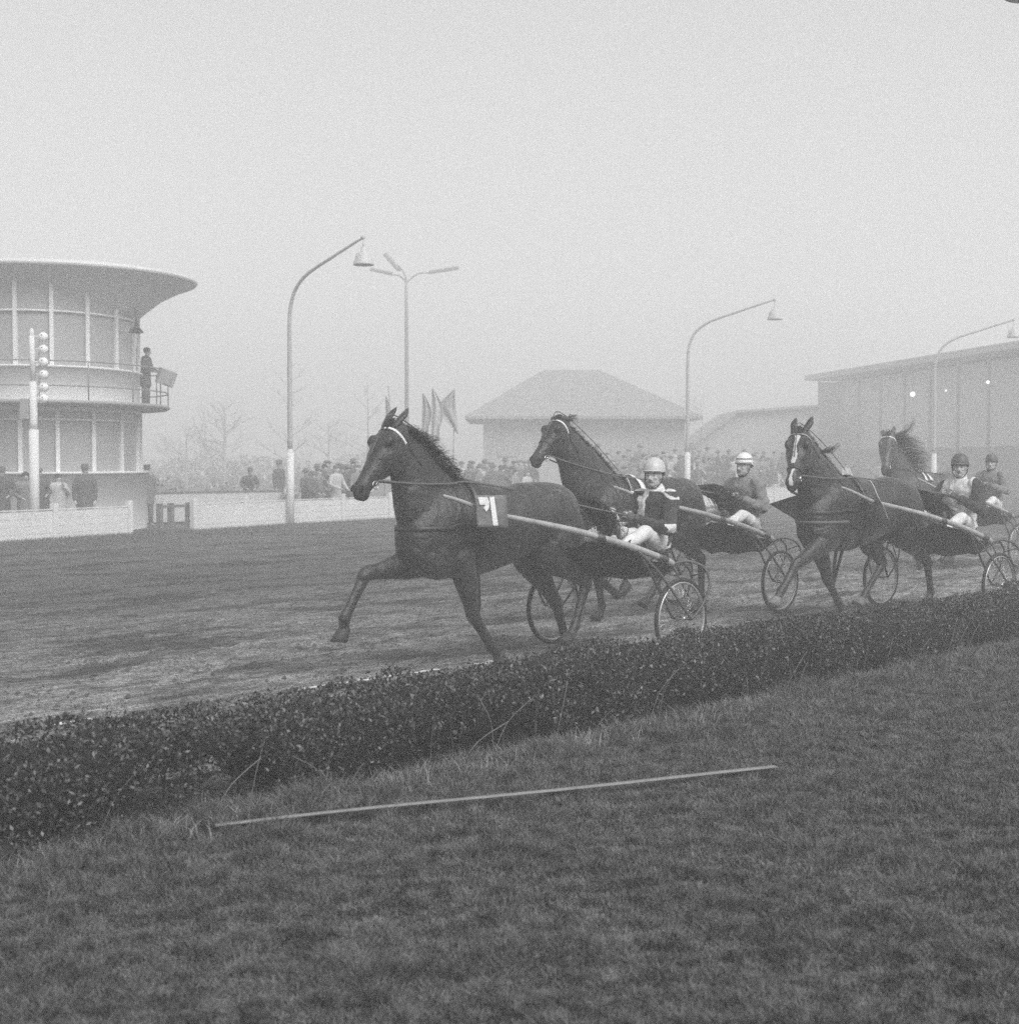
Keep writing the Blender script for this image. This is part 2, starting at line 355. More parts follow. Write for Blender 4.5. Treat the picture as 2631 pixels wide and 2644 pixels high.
# ------------------------------------------------------------------ horses
def frame_pts(P, a, v, w, u_, v_, w_): return P+a*u_+v*v_+w*w_
def strip(g, pts, wid, thick, up=(0, 1, 0), sub=1): g.loft(pts, [(wid/2, thick/2)]*len(pts), up, 8, sub=sub)
def wrap(bvh, c, u, v, a0, a1, n=24, off=.006, far=1.2):
    """points on the body surface in the plane (u,v) round c"""
    out = []; c = Vector(c); u = Vector(u).normalized(); v = Vector(v).normalized()
    for i in range(n+1):
        th = a0+(a1-a0)*i/n; d = u*math.cos(th)+v*math.sin(th)
        h = bvh.ray_cast(c+d*far, -d)
        if h[0] is not None: out.append(h[0]+d*off)
    return out
def ribbon(g, pts, wid, thick, c):
    """flat strap with its face turned away from c"""
    c = Vector(c); vs = []; n = len(pts)
    for i, p in enumerate(pts):
        d = (pts[min(i+1, n-1)]-pts[max(i-1, 0)]).normalized(); o_ = (p-c); o_ -= d*o_.dot(d); o_.normalize(); s_ = d.cross(o_)
        vs += [p+s_*wid/2-o_*thick, p+s_*wid/2+o_*thick*.5, p+o_*thick, p-s_*wid/2+o_*thick*.5, p-s_*wid/2-o_*thick]
    fs = []
    for i in range(n-1):
        for k in range(5): fs.append((i*5+k, i*5+(k+1) % 5, (i+1)*5+(k+1) % 5, (i+1)*5+k))
    g.add(vs, fs)
def hair(g, root, dirs, length, r, wave=.02, seg=7):
    p = Vector(root); d = Vector(dirs[0]).normalized(); pts = [p.copy()]
    ph = random.uniform(0, 6.3)
    for i in range(seg):
        t = (i+1)/seg; k = min(int(t*(len(dirs)-1)), len(dirs)-2) if len(dirs) > 1 else 0
        dd = Vector(dirs[k]).lerp(Vector(dirs[k+1]), t*(len(dirs)-1)-k) if len(dirs) > 1 else Vector(dirs[0])
        p = p+dd.normalized()*length/seg+Vector((math.sin(ph+t*6), math.cos(ph+t*5), math.sin(ph*2+t*7)))*wave*t*.4
        pts.append(p.copy())
    n = len(pts); vs = []; fs = []; sv = Vector((random.uniform(-1, 1), random.uniform(-1, 1), random.uniform(-1, 1)))
    for i, q in enumerate(pts):
        d = (pts[min(i+1, n-1)]-pts[max(i-1, 0)]).normalized(); s_ = sv.cross(d)
        if s_.length < .01: s_ = Vector((0, 1, 0))
        s_.normalize(); rr = r*(1-.85*(i/(n-1))**1.5); s2 = d.cross(s_)
        vs += [q+s_*rr, q-s_*rr*.5+s2*rr*.8, q-s_*rr*.5-s2*rr*.8]
    for i in range(n-1):
        for k in range(3): fs.append((i*3+k, i*3+(k+1) % 3, (i+1)*3+(k+1) % 3, (i+1)*3+k))
    g.add(vs, fs)

def coat_material(name, g0, leg, pole=.45):
    m = bpy.data.materials.new(name); m.use_nodes = True; t = m.node_tree; b = t.nodes['Principled BSDF']
    tc = t.nodes.new('ShaderNodeTexCoord'); n = t.nodes.new('ShaderNodeTexNoise'); n.inputs['Scale'].default_value = 5; n.inputs['Detail'].default_value = 8; n.inputs['Roughness'].default_value = .7
    r = t.nodes.new('ShaderNodeValToRGB'); e = r.color_ramp.elements; e[0].position = .3; e[1].position = .7
    e[0].color = (g0*.65,)*3+(1,); e[1].color = (g0*1.45,)*3+(1,)
    sep = t.nodes.new('ShaderNodeSeparateXYZ'); mr = t.nodes.new('ShaderNodeMapRange'); mr.inputs[1].default_value = .35; mr.inputs[2].default_value = .75
    mr.inputs[3].default_value = leg/g0; mr.inputs[4].default_value = 1
    mx = t.nodes.new('ShaderNodeMix'); mx.data_type = 'RGBA'; mx.blend_type = 'MULTIPLY'; mx.inputs[0].default_value = 1
    t.links.new(tc.outputs['Object'], n.inputs['Vector']); t.links.new(n.outputs[0], r.inputs[0])
    t.links.new(tc.outputs['Object'], sep.inputs[0]); t.links.new(sep.outputs[2], mr.inputs[0])
    t.links.new(r.outputs[0], mx.inputs[6]); t.links.new(mr.outputs[0], mx.inputs[7]); t.links.new(mx.outputs[2], b.inputs['Base Color'])
    b.inputs['Roughness'].default_value = .33; b.inputs['Specular IOR Level'].default_value = .55
    b.inputs['Sheen Weight'].default_value = .12; b.inputs['Sheen Roughness'].default_value = .4
    n3 = t.nodes.new('ShaderNodeTexNoise'); n3.inputs['Scale'].default_value = 9; n3.inputs['Detail'].default_value = 7; n3.inputs['Roughness'].default_value = .62
    bp = t.nodes.new('ShaderNodeBump'); bp.inputs['Strength'].default_value = .8; bp.inputs['Distance'].default_value = .035
    t.links.new(tc.outputs['Object'], n3.inputs['Vector']); t.links.new(n3.outputs[0], bp.inputs['Height']); t.links.new(bp.outputs[0], b.inputs['Normal'])
    return m
LEATHER = M('black_leather', .02, .45, .5); WHITE_STRAP = M('white_strap', .7, .6); STEEL = M('steel', .55, .3, metal=1.0)
HOOF = M('hoof_horn', .035, .6, noise=20); HOOF_PALE = M('hoof_boot', .16, .7, noise=20)
def make_horse(c):
    Y = Vector((0, 1, 0)); root = thing('race_horse', c['label'], 'horse', c['O'], R(c['A'])+math.pi, c.get('group'))
    hx = c.get('hx', 0.0)
    g = G()
    # trunk
    T = [(.57, 1.19, .06, .05), (.60, 1.20, .16, .11), (.68, 1.22, .24, .19), (.80, 1.245, .30, .255), (.95, 1.265, .31, .285), (1.12, 1.27, .315, .285), (1.28, 1.255, .31, .275),
         (1.42, 1.225, .33, .285), (1.6, 1.20, .355, .295), (1.78, 1.19, .385, .285), (1.95, 1.195, .405, .26), (2.12, 1.19, .40, .235), (2.28, 1.15, .37, .225), (2.42, 1.12, .30, .20), (2.52, 1.10, .21, .15), (2.57, 1.09, .1, .08)]
    g.loft([(x, 0, z) for x, z, a, b in T], [(a, b) for x, z, a, b in T], Y, 28, sub=3)
    # muscles of shoulder, chest, haunch
    for s_ in (-1, 1):
        rt = Matrix.Rotation(R(-28), 3, 'Y')
        g.ell((2.20, .134*s_, 1.17), (.16, .09, .33), rt); g.ell((2.31, .125*s_, 1.0), (.17, .09, .2)); g.ell((2.06, .11*s_, 1.02), (.18, .12, .2))
        g.ell((2.46, .075*s_, 1.05), (.10, .09, .17))
        g.ell((.88, .135*s_, 1.2), (.24, .16, .31), Matrix.Rotation(R(18), 3, 'Y')); g.ell((1.02, .17*s_, 1.42), (.17, .09, .10)); g.ell((.68, .1*s_, 1.12), (.11, .1, .26))
        pass
    g.ell((1.88, 0, 1.50), (.28, .07, .10))
    # neck: pairs of top / underside
    NK = c['neck']
    pts = []; rad = []
    for (tx, tz, bx, bz, hw, y_) in NK:
        pts.append(((tx+bx)/2, y_, (tz+bz)/2)); rad.append((math.hypot(tx-bx, tz-bz)/2, hw))
    vs = []; n_ = 24; PP = []; 
    for i in range(len(NK)-1):
        for q in range(4):
            t = q/4; PP.append([NK[i][j]*(1-t)+NK[i+1][j]*t for j in range(6)])
    PP.append(list(NK[-1]))
    for (tx, tz, bx, bz, hw, y_) in PP:
        cx, cz, ex, ez = (tx+bx)/2, (tz+bz)/2, (tx-bx)/2, (tz-bz)/2
        for k in range(n_):
            th = 2*math.pi*k/n_; cc, sn_ = math.cos(th), math.sin(th)
            w_ = hw*sn_*(1-.28*cc)       # thinner towards the crest
            vs.append((cx+ex*cc, y_+w_, cz+ez*cc))
    fs = [(i*n_+k, i*n_+(k+1) % n_, (i+1)*n_+(k+1) % n_, (i+1)*n_+k) for i in range(len(PP)-1) for k in range(n_)]
    fs += [tuple(range(n_))[::-1], tuple((len(PP)-1)*n_+k for k in range(n_))]
    g.add(vs, fs)
    # head
    P = Vector(c['poll']); nose = Vector(c['nose']); a = (nose-P).normalized(); roll = c.get('roll', 0.0)
    w = Vector((0, 0, 1)).cross(a); w.normalize(); v = a.cross(w)*1.0
    if v.x < 0 and v.z < 0: v = -v
    w = v.cross(a); # lateral, pointing left of the horse
    k_ = c.get('hs', 1.08)
    hp = lambda u_, v_, w_: P+a*u_*k_+v*v_*k_+w*w_*k_
    HD = [(-.06, .02, -.08, .05), (-.02, .045, -.13, .075), (.05, .065, -.19, .09), (.12, .075, -.225, .098), (.18, .072, -.225, .1), (.25, .058, -.2, .088), (.32, .045, -.155, .07), (.39, .036, -.118, .056),
          (.45, .034, -.098, .05), (.50, .030, -.092, .047), (.545, .022, -.09, .046), (.58, .004, -.082, .040), (.60, -.018, -.065, .028)]
    PP = []
    for i in range(len(HD)-1):
        for q in range(3):
            t = q/3; PP.append([HD[i][j]*(1-t)+HD[i+1][j]*t for j in range(4)])
    PP.append(list(HD[-1])); vs = []
    for (u_, vt, vb, hw) in PP:
        for k in range(n_):
            th = 2*math.pi*k/n_; cc, sn_ = math.cos(th), math.sin(th)
            se = math.copysign(abs(sn_)**.8, sn_); ww = hw*se*(1+.12*cc if u_ < .3 else 1-.05*cc)
            vs.append(hp(u_, (vt+vb)/2+(vt-vb)/2*math.copysign(abs(cc)**.9, cc), ww*1.13))
    fs = [(i*n_+k, i*n_+(k+1) % n_, (i+1)*n_+(k+1) % n_, (i+1)*n_+k) for i in range(len(PP)-1) for k in range(n_)]
    fs += [tuple(range(n_))[::-1], tuple((len(PP)-1)*n_+k for k in range(n_))]
    g.add(vs, fs)
    HR = Matrix((a, w, v)).transposed()
    for s_ in (-1, 1):
        g.ell(hp(.155, .045, .088*s_), (.05*k_, .03*k_, .034*k_), HR)                 # brow over the eye
        g.ell(hp(.20, -.11, .062*s_), (.115*k_, .035*k_, .10*k_), HR)                 # cheek
        g.ell(hp(.525, -.008, .034*s_), (.05*k_, .026*k_, .026*k_), HR)              # nostril flare
        g.ell(hp(.34, -.005, .048*s_), (.12*k_, .014*k_, .014*k_), HR)                # facial crest
    g.ell(hp(.545, -.088, 0), (.045*k_, .036*k_, .026*k_), HR)
    g.ell(hp(.585, -.045, 0), (.026*k_, .042*k_, .036*k_), HR)
    # ears
    for s_, (eu, ev, ew) in zip((1, -1), c['ears']):
        b0 = hp(-.005, .045, .055*s_); tip = b0+(a*eu+v*ev+w*ew)*k_
        mid = b0.lerp(tip, .45)+w*.008*s_
        g.loft([b0-(tip-b0)*.25, b0, mid, b0.lerp(tip, .8), tip], [(.028*k_, .022), (.032*k_, .024), (.040*k_, .020), (.024*k_, .014), (.005, .004)], v, 10, sub=3)
    # legs
    for leg in c['legs']:
        y_ = leg['y']; J = leg['p']; rr = leg['r']
        yy = leg.get('yy', [y_]*len(J))
        g.loft([(p[0], q, p[1]) for p, q in zip(J, yy)], rr, Y, 16, sub=5)
        if leg['kind'] == 'hind':   # point of hock
            h = J[leg['hock']]; up_ = J[leg['hock']-1]
            d = Vector((h[0]-up_[0], 0, h[1]-up_[1])).normalized(); back = Vector((-.9, 0, .3)).normalized()
            g.ell(Vector((h[0], y_, h[1]))+back*.035+Vector((0, 0, .02)), (.032, .024, .05))
        else:
            h = J[leg['kneei']]; g.ell((h[0], yy[leg['kneei']], h[1]), (.052, .045, .058))
    me = fuse(g, .0115, 9, .6)
    co = np.empty(len(me.vertices)*3); me.vertices.foreach_get('co', co); co = co.reshape(-1, 3); no = np.empty(len(me.vertices)*3); me.vertices.foreach_get('normal', no); no = no.reshape(-1, 3)
    mus = (vnoise(co[:, 0]*8+co[:, 2]*3+c['A'], co[:, 2]*7+co[:, 1]*5+30, 71)-.5)*.014+(vnoise(co[:, 0]*19-co[:, 2]*8, co[:, 2]*17+co[:, 1]*11+60, 72)-.5)*.006
    bodym = np.clip((co[:, 2]-.75)/.2, .15, 1)*np.where(co[:, 0] > 2.6, .45, 1.0); me.vertices.foreach_set('co', (co+no*(mus*bodym)[:, None]).ravel()); me.update()
    coat = c['coat']; mats = [coat, M('white_hair', .6, .7), M('muzzle_skin', .045, .6, noise=25)]
    body = obj_of('body', me, mats, root)
    iv = Matrix((a, w, v))
    def pf(x, y, z):
        q = Vector((x, y, z))-P; l_ = iv@q/k_
        if c.get('blaze') and l_.z > -.02 and abs(l_.y+.005*math.sin(l_.x*40)) < .019*(1.2-l_.x)+.005*math.sin(l_.x*25) and .07 < l_.x < .58 and x > P.x-.1 and (l_.x < .36 or l_.x > .42): return 1
        if l_.x > .50 and l_.x < .62 and -.12 < l_.z < .08 and abs(l_.y) < .09: return 2
        if c.get('socks') and z < c['socks'][1] and abs(x-c['socks'][0]) < .14: return 1
        return 0
    paint(body, pf)
    if c.get('hx'): pass
    vv = np.empty(len(me.vertices)*3); me.vertices.foreach_get('co', vv); bvh = BVHTree.FromPolygons([tuple(q) for q in vv.reshape(-1, 3)], [tuple(p.vertices) for p in me.polygons])
    # eyes and nostrils, mouth
    for s_ in (1, -1):
        q = bvh.ray_cast(hp(.165, .018, .25*s_), -w*s_)[0] or hp(.165, .018, .09*s_)
        e = G(); e.ell(q-w*s_*.008, (.019, .012, .016), HR, 14, 10); e.build('eye', M('eye_wet', .008, .08, .8), root)
        q = bvh.ray_cast(hp(.55, .002, .2*s_), -w*s_)[0] or hp(.55, .002, .05*s_)
        e = G(); e.ell(q, (.024*k_, .006, .014*k_), Matrix((a.lerp(v, -.3).normalized(), w, v)).transposed(), 14, 8); e.build('nostril', M('nostril_dark', .006, .7), root)
    # hooves
    for leg in c['legs']:
        J = leg['p']; y_ = leg.get('yy', [leg['y']]*len(J))[-1]; c0 = Vector((J[-1][0], y_, J[-1][1])); d = Vector((leg['toe'][0], 0, leg['toe'][1])).normalized()
        n2 = Vector((0, 1, 0)).cross(d); vs = []; fs = []; prof = [(-.016, .046), (.0, .054), (.045, .062), (.095, .070), (.098, .06)]
        fwd = leg.get('fwd', 1)
        for (t, r_) in prof:
            for k in range(16):
                th = 2*math.pi*k/16; sk = .035*t/.085
                vs.append(c0+d*t+Vector((0, 1, 0))*(r_*.9*math.sin(th))+n2*(r_*math.cos(th))*1.05+n2*(-sk if fwd > 0 else sk))
        for i in range(len(prof)-1):
            for k in range(16): fs.append((i*16+k, i*16+(k+1) % 16, (i+1)*16+(k+1) % 16, (i+1)*16+k))
        fs += [tuple(range(16))[::-1], tuple(64+k for k in range(16))]
        h = G(); h.add(vs, fs); h.build('hoof', HOOF_PALE if leg.get('pale') else HOOF, root)
    # mane and tail
    MC = M(c['mane_mat'][0], c['mane_mat'][1], .55, .3)
    g = G(); N_ = c.get('mane_n', 750)
    for i in range(N_):
        t = random.random(); j = t*(len(NK)-1); q = min(int(j), len(NK)-2); f_ = j-q
        tx = NK[q][0]*(1-f_)+NK[q+1][0]*f_; tz = NK[q][1]*(1-f_)+NK[q+1][1]*f_; y_ = NK[q][5]*(1-f_)+NK[q+1][5]*f_
        L = c['mane_len']*random.uniform(.45, 1.1)*(.6+.6*math.sin(math.pi*t))
        fl = c['mane_fly']; side = c.get('mane_side', 1)
        hair(g, (tx+random.uniform(-.01, .01), y_+random.uniform(-.015, .015), tz-.012),
             [(-.5, side*.15, .75*fl+.1), (-.9, side*.5, .25*fl+random.uniform(-.4, .35)), (-.8, side*.25, -.5+random.uniform(-.3, .5))], L, .0028, .045)
    for s_ in c.get('locks', []):
        for i in range(26):
            hair(g, Vector(s_[0])+Vector((random.uniform(-.03, .03), random.uniform(-.01, .01), random.uniform(-.02, .02))), [Vector(d_)+Vector((random.uniform(-.15, .15), random.uniform(-.1, .1), random.uniform(-.18, .18))) for d_ in s_[1]], s_[2]*random.uniform(.6, 1.05), .004, .05)
    for i in range(60):     # forelock
        hair(g, hp(-.03+random.uniform(-.02, .02), .05, random.uniform(-.025, .025)), [v+a*.3, a+v*.1, a-v*.2+w*random.uniform(-.3, .3)], random.uniform(.05, .13), .004, .015, 5)
    g.build('mane', MC, root, smooth=False)
    g = G(); tl = c['tail']
    for i in range(420):
        q = Vector((.64+random.uniform(-.03, .03), random.uniform(-.03, .03), 1.43+random.uniform(-.03, .03)))
        sp = random.uniform(-1, 1)
        dirs = [Vector(d_)+Vector((random.uniform(-.1, .1)*j, random.uniform(-.09, .09)*(j+.4), random.uniform(-.13, .13)*j)) for j, d_ in enumerate(tl['dirs'])]
        hair(g, q, dirs, tl['len']*random.uniform(.6, 1.05), .006, .05, 9)
    g.loft([(.74, 0, 1.47), (.66, 0, 1.46), (.58, 0, 1.43), (.52, 0, 1.38)], [(.035, .03), (.035, .03), (.028, .024), (.012, .012)], Y, 10, sub=3)
    g.build('tail', MC, root, smooth=False)
    # ---- bridle
    br = G(); C0 = hp(.04, -.06, 0)
    def facewrap(u_, a0, a1, wid, gg, off=.004, tilt=0.0):
        cc = hp(u_, -.06, 0); uu = (v+a*tilt).normalized()
        p_ = wrap(bvh, cc, uu, w, a0, a1, 22, off, .35)
        if len(p_) > 3: ribbon(gg, p_, wid, .003, cc)
    bb = G(); facewrap(.075, -1.75, 1.75, .02 if c.get('browband', 1) else .016, bb, .005, -.15)
    bb.build('browband', WHITE_STRAP if c.get('browband', 1) else M('grey_strap', .3, .6), root)
    if c.get('noseband'): facewrap(.40, -math.pi, math.pi, .026, br, .006)
    if c.get('cavesson'): facewrap(.33, -math.pi, math.pi, .014, br, .005)
    bit = {}
    for s_ in (1, -1):
        pts = []
        for j in range(14):
            t = j/13; u_ = .03+.42*t; vv_ = -.02-.075*t+.0*math.sin(t*3)
            h = bvh.ray_cast(hp(u_, vv_, .3*s_), -w*s_)[0]
            if h is not None: pts.append(h+w*s_*.004)
        if len(pts) > 2: ribbon(br, pts, .013, .003, hp(.2, -.06, 0))
        h = bvh.ray_cast(hp(.455, -.075, .3*s_), -w*s_)[0] or hp(.455, -.075, .05*s_)
        bit[s_] = h+w*s_*.012
        rg = G(); ring = [bit[s_]+(a*math.cos(th)+v*math.sin(th))*.032 for th in [2*math.pi*q/16 for q in range(16)]]
        rg.tube(ring, .004, 6, closed=True); rg.tube([bit[s_]-a*.05, bit[s_]+a*.02], .004, 6); rg.build('bit_ring', STEEL, root)
    # throat lash and crown piece
    p_ = wrap(bvh, hp(.04, -.09, 0), (v-a*.2).normalized(), w, math.pi*.45, math.pi*1.55, 18, .004, .35)
    if len(p_) > 3: ribbon(br, p_, .012, .003, hp(.04, -.09, 0))
    br.build('bridle', LEATHER, root)
    # ---- harness: saddle pad, girth, breast collar, reins
    hn = G()
    SX = c.get('saddle', 1.9)
    ribbon(hn, wrap(bvh, (SX, 0, 1.2), (0, 0, 1), (0, 1, 0), -math.pi, math.pi, 60, .006), .055, .004, (SX, 0, 1.2))
    ribbon(hn, wrap(bvh, (SX, 0, 1.2), (0, 0, 1), (0, 1, 0), -.75, .75, 20, .012), .10, .012, (SX, 0, 1.2))
    cz = c.get('collar', 1.2)
    lo = []
    for th in np.linspace(-2.2, 2.2, 50):                                        # breast collar round the chest
        d = Vector((math.cos(th), math.sin(th), 0)); h = bvh.ray_cast(Vector((2.15, 0, cz+(.02 if abs(th) > 1.3 else 0)))+d*1.2, -d)[0]
        if h is not None: lo.append(h+d*.006)
    if len(lo) > 3: ribbon(hn, lo, .045, .004, (2.15, 0, cz))
    for s_ in (1, -1):
        h = bvh.ray_cast((2.12, 1.0*s_, 1.35), (0, -s_, 0))[0]
        pts = wrap(bvh, (2.12, 0, 1.2), (0, 0, 1), (0, s_, 0), 0, 1.62, 20, .006)
        if len(pts) > 3: ribbon(hn, pts, .022, .003, (2.12, 0, 1.2))
        # tug from the shaft to the girth
        sh_z = 1.335; t_ = bvh.ray_cast((SX, 1.0*s_, sh_z), (0, -s_, 0))[0]
        if t_ is not None: ribbon(hn, [t_+Vector((0, .005*s_, .05)), t_+Vector((0, .03*s_, .02)), Vector((SX, .415*s_, sh_z+.035)), Vector((SX, .44*s_, sh_z-.03)), Vector((SX, .40*s_, sh_z-.04)), t_+Vector((0, .005*s_, -.06))], .03, .003, (SX, 0, sh_z))
    hn.build('harness', LEATHER, root)
    rn = G(); hands = c['hands']
    for s_ in (1, -1):
        ter = bvh.ray_cast((SX+.02, .12*s_, 2.2), (0, 0, -1))[0]+Vector((0, 0, .035))
        # rein clears the neck
        A_, B_ = bit[s_]-a*.045, ter; pts = [A_]
        for t in (.3, .55, .8):
            q = A_.lerp(B_, t); h = bvh.ray_cast(Vector((q.x, 1.0*s_, q.z-.02*math.sin(t*3))), (0, -s_, 0))[0]; yv = q.y
            if h is not None and (h.y*s_+.012) > q.y*s_: yv = h.y+.012*s_
            pts.append(Vector((q.x, yv, q.z-.02*math.sin(t*3))))
        H_ = Vector(hands[0 if s_ > 0 else 1])
        m1 = ter.lerp(H_, .33); 
        for q in (ter, m1+Vector((0, 0, .02-c.get('rein_sag', 0)*.6)), ter.lerp(H_, .66)+Vector((0, 0, -.0-c.get('rein_sag', 0))), H_): pts.append(q)
        rn.loft(pts, [(.009, .004)]*len(pts), (0, 1, .3), 6, sub=4)
        pts2 = [H_, H_+Vector((-.02, -.02*s_, -.14)), H_+Vector((.10, -.04*s_, -.42)), Vector((.16, .03*s_, .60)), Vector((.08, .02*s_, .78)), H_+Vector((-.03, -.03*s_, -.2))]
        if s_ > 0 and c.get('loop'): rn.loft(pts2, [(.007, .0035)]*len(pts2), (0, 1, .3), 6, sub=6)
    # overcheck from poll to saddle
    q0 = hp(-.06, .05, 0); q1 = Vector((SX+.02, 0, 1.66)); mid = q0.lerp(q1, .5)
    h = bvh.ray_cast((mid.x, 0, 3), (0, 0, -1))[0]
    if h is not None and h.z+.02 > mid.z: mid = h+Vector((0, 0, .03))
    rn.loft([hp(.3, .05, 0), hp(.12, .085, 0), q0+v*.03, mid+Vector((-.03, 0, .03)), q1], [(.006, .0035)]*5, (0, 1, .01), 6, sub=4)
    rn.build('reins', M('rein_leather', .035, .5) if not c.get('rein') else M('rein_web', c['rein'], .6), root)
    # extras (number plate, pads)
    for fn in c.get('extras', []): fn(root, bvh)
    return root, bvh

FR_ = lambda s=1.0: None
def foreleg(y, elbow, knee, fet, cor, toe, yy=None, **kw):
    """elbow/knee/fetlock/coronet in side view; radii taper"""
    e, k_, f_, c_ = [Vector((p[0], p[1])) for p in (elbow, knee, fet, cor)]
    L = lambda a_, b_, t: a_.lerp(b_, t)
    pts = [e+Vector((.03, .14)), e, L(e, k_, .35), L(e, k_, .72), k_, L(k_, f_, .22), L(k_, f_, .6), L(k_, f_, .88), f_, L(f_, c_, .55), c_]
    rad = [(.14, .085), (.125, .085), (.105, .074), (.072, .06), (.066, .056), (.054, .044), (.047, .038), (.049, .041), (.057, .048), (.046, .041), (.052, .046)]
    d = dict(kind='fore', y=y, p=[tuple(p) for p in pts], r=rad, kneei=4, toe=toe, **kw)
    if yy: d['yy'] = [yy[0]+(yy[1]-yy[0])*i/10 for i in range(11)]
    return d
def hindleg(y, hip, stifle, hock, fet, cor, toe, **kw):
    h, s_, k_, f_, c_ = [Vector((p[0], p[1])) for p in (hip, stifle, hock, fet, cor)]
    L = lambda a_, b_, t: a_.lerp(b_, t)
    pts = [h, L(h, s_, .5), s_, L(s_, k_, .4), L(s_, k_, .78), k_, L(k_, f_, .2), L(k_, f_, .6), L(k_, f_, .88), f_, L(f_, c_, .55), c_]
    rad = [(.24, .14), (.235, .14), (.18, .12), (.12, .085), (.075, .056), (.068, .05), (.053, .042), (.044, .036), (.046, .038), (.053, .045), (.042, .039), (.049, .045)]
    return dict(kind='hind', y=y, p=[tuple(p) for p in pts], r=rad, hock=5, toe=toe, **kw)

def plate_on(root, name, corners, mats, thick=.006, digit=None):
    """flat number cloth through four corner points"""
    c = [Vector(p) for p in corners]; nrm = (c[1]-c[0]).cross(c[3]-c[0]).normalized()
    if nrm.y < 0: nrm = -nrm
    g = G(); n_ = 8; vs = []
    for i in range(n_+1):
        for j in range(n_+1):
            p = c[0].lerp(c[1], i/n_).lerp(c[3].lerp(c[2], i/n_), j/n_)+nrm*.006*math.sin(i*.9+j*.6); vs.append(p)
    m_ = len(vs); vs += [p-nrm*thick for p in vs]; fs = []
    for i in range(n_):
        for j in range(n_):
            q = i*(n_+1)+j; fs.append((q, q+1, q+n_+2, q+n_+1)); fs.append((m_+q, m_+q+n_+1, m_+q+n_+2, m_+q+1))
    for i in range(n_):
        fs += [(i*(n_+1), (i+1)*(n_+1), m_+(i+1)*(n_+1), m_+i*(n_+1)), (i*(n_+1)+n_, m_+i*(n_+1)+n_, m_+(i+1)*(n_+1)+n_, (i+1)*(n_+1)+n_),
               (i, m_+i, m_+i+1, i+1), (n_*(n_+1)+i, n_*(n_+1)+i+1, m_+n_*(n_+1)+i+1, m_+n_*(n_+1)+i)]
    g.add(vs, fs); pl = g.build(name, mats[0], root)
    if digit:
        ex = (c[1]-c[0]); ey = (c[3]-c[0]); g = G()
        for poly in digit:
            q = [c[0]+ex*x+ey*y_+nrm*(.009+.006*math.sin(x*7.2+y_*4.8)) for x, y_ in poly]; m2 = len(q)
            g.add(q+[p-nrm*.006 for p in q], [tuple(range(m2)), tuple(range(2*m2-1, m2-1, -1))]+[(i, (i+1) % m2, m2+(i+1) % m2, m2+i) for i in range(m2)])
        g.build('numeral', mats[1], pl, smooth=False)
    return pl
# horse 1: leader
def h1_plate(root, bvh):
    plate_on(root, 'number_cloth', [(2.22, .46, 1.49), (1.87, .46, 1.485), (1.85, .47, 1.22), (2.19, .47, 1.235)],
             [M('cloth_grey', .17, .85, noise=14, amt=.35), M('numeral_glare_white', .75, .8, noise=20, amt=.12)],
             digit=[[(.44, .05), (.60, .05), (.60, .95), (.44, .95)], [(.06, .06), (.36, .06), (.43, .20), (.40, .40), (.30, .52), (.22, .40), (.30, .30), (.10, .30)]])  # broad left flag paints the glare patch into the white numeral
H1 = dict(label='dark brown horse in the lead with one foreleg raised high and a number 1 cloth', O=(.97, 13.24, 0), A=45, hs=1.13, coat=coat_material('bay_coat', .022, .016),
  neck=[(1.98, 1.57, 2.36, .92, .15, 0), (2.10, 1.66, 2.52, 1.10, .145, 0), (2.25, 1.78, 2.62, 1.30, .12, 0), (2.39, 1.90, 2.645, 1.48, .10, .0), (2.52, 1.985, 2.67, 1.62, .09, .005), (2.62, 2.03, 2.74, 1.70, .08, .01)],
  poll=(2.665, .01, 2.02), nose=(3.11, .05, 1.50), ears=[(-.165, -.02, .0), (-.165, .0, .01)],
  legs=[foreleg(-.17, (2.36, .93), (2.83, .87), (3.03, .54), (3.035, .44), (.12, -1), yy=(-.13, -.17)),
        foreleg(.15, (2.05, .87), (1.94, .49), (1.73, .215), (1.655, .135), (-.75, -.66)),
        hindleg(-.14, (.92, 1.18), (1.0, .93), (.63, .47), (.53, .18), (.56, .10), (.35, -1)),
        hindleg(.14, (.90, 1.18), (.98, .95), (.55, .68), (.70, .30), (.765, .225), (.55, -.83))],
  mane_mat=('mane_dark', .02), mane_len=.16, mane_fly=.6, mane_side=1, tail=dict(dirs=[(-1, 0, .1), (-1, .05, -.25), (-.75, .05, -.7), (-.35, .0, -1)], len=.85),
  hands=[(-.07, .10, 1.26), (-.07, -.10, 1.28)], saddle=1.93, collar=1.22, cavesson=0, loop=1, rein=.10, extras=[h1_plate])
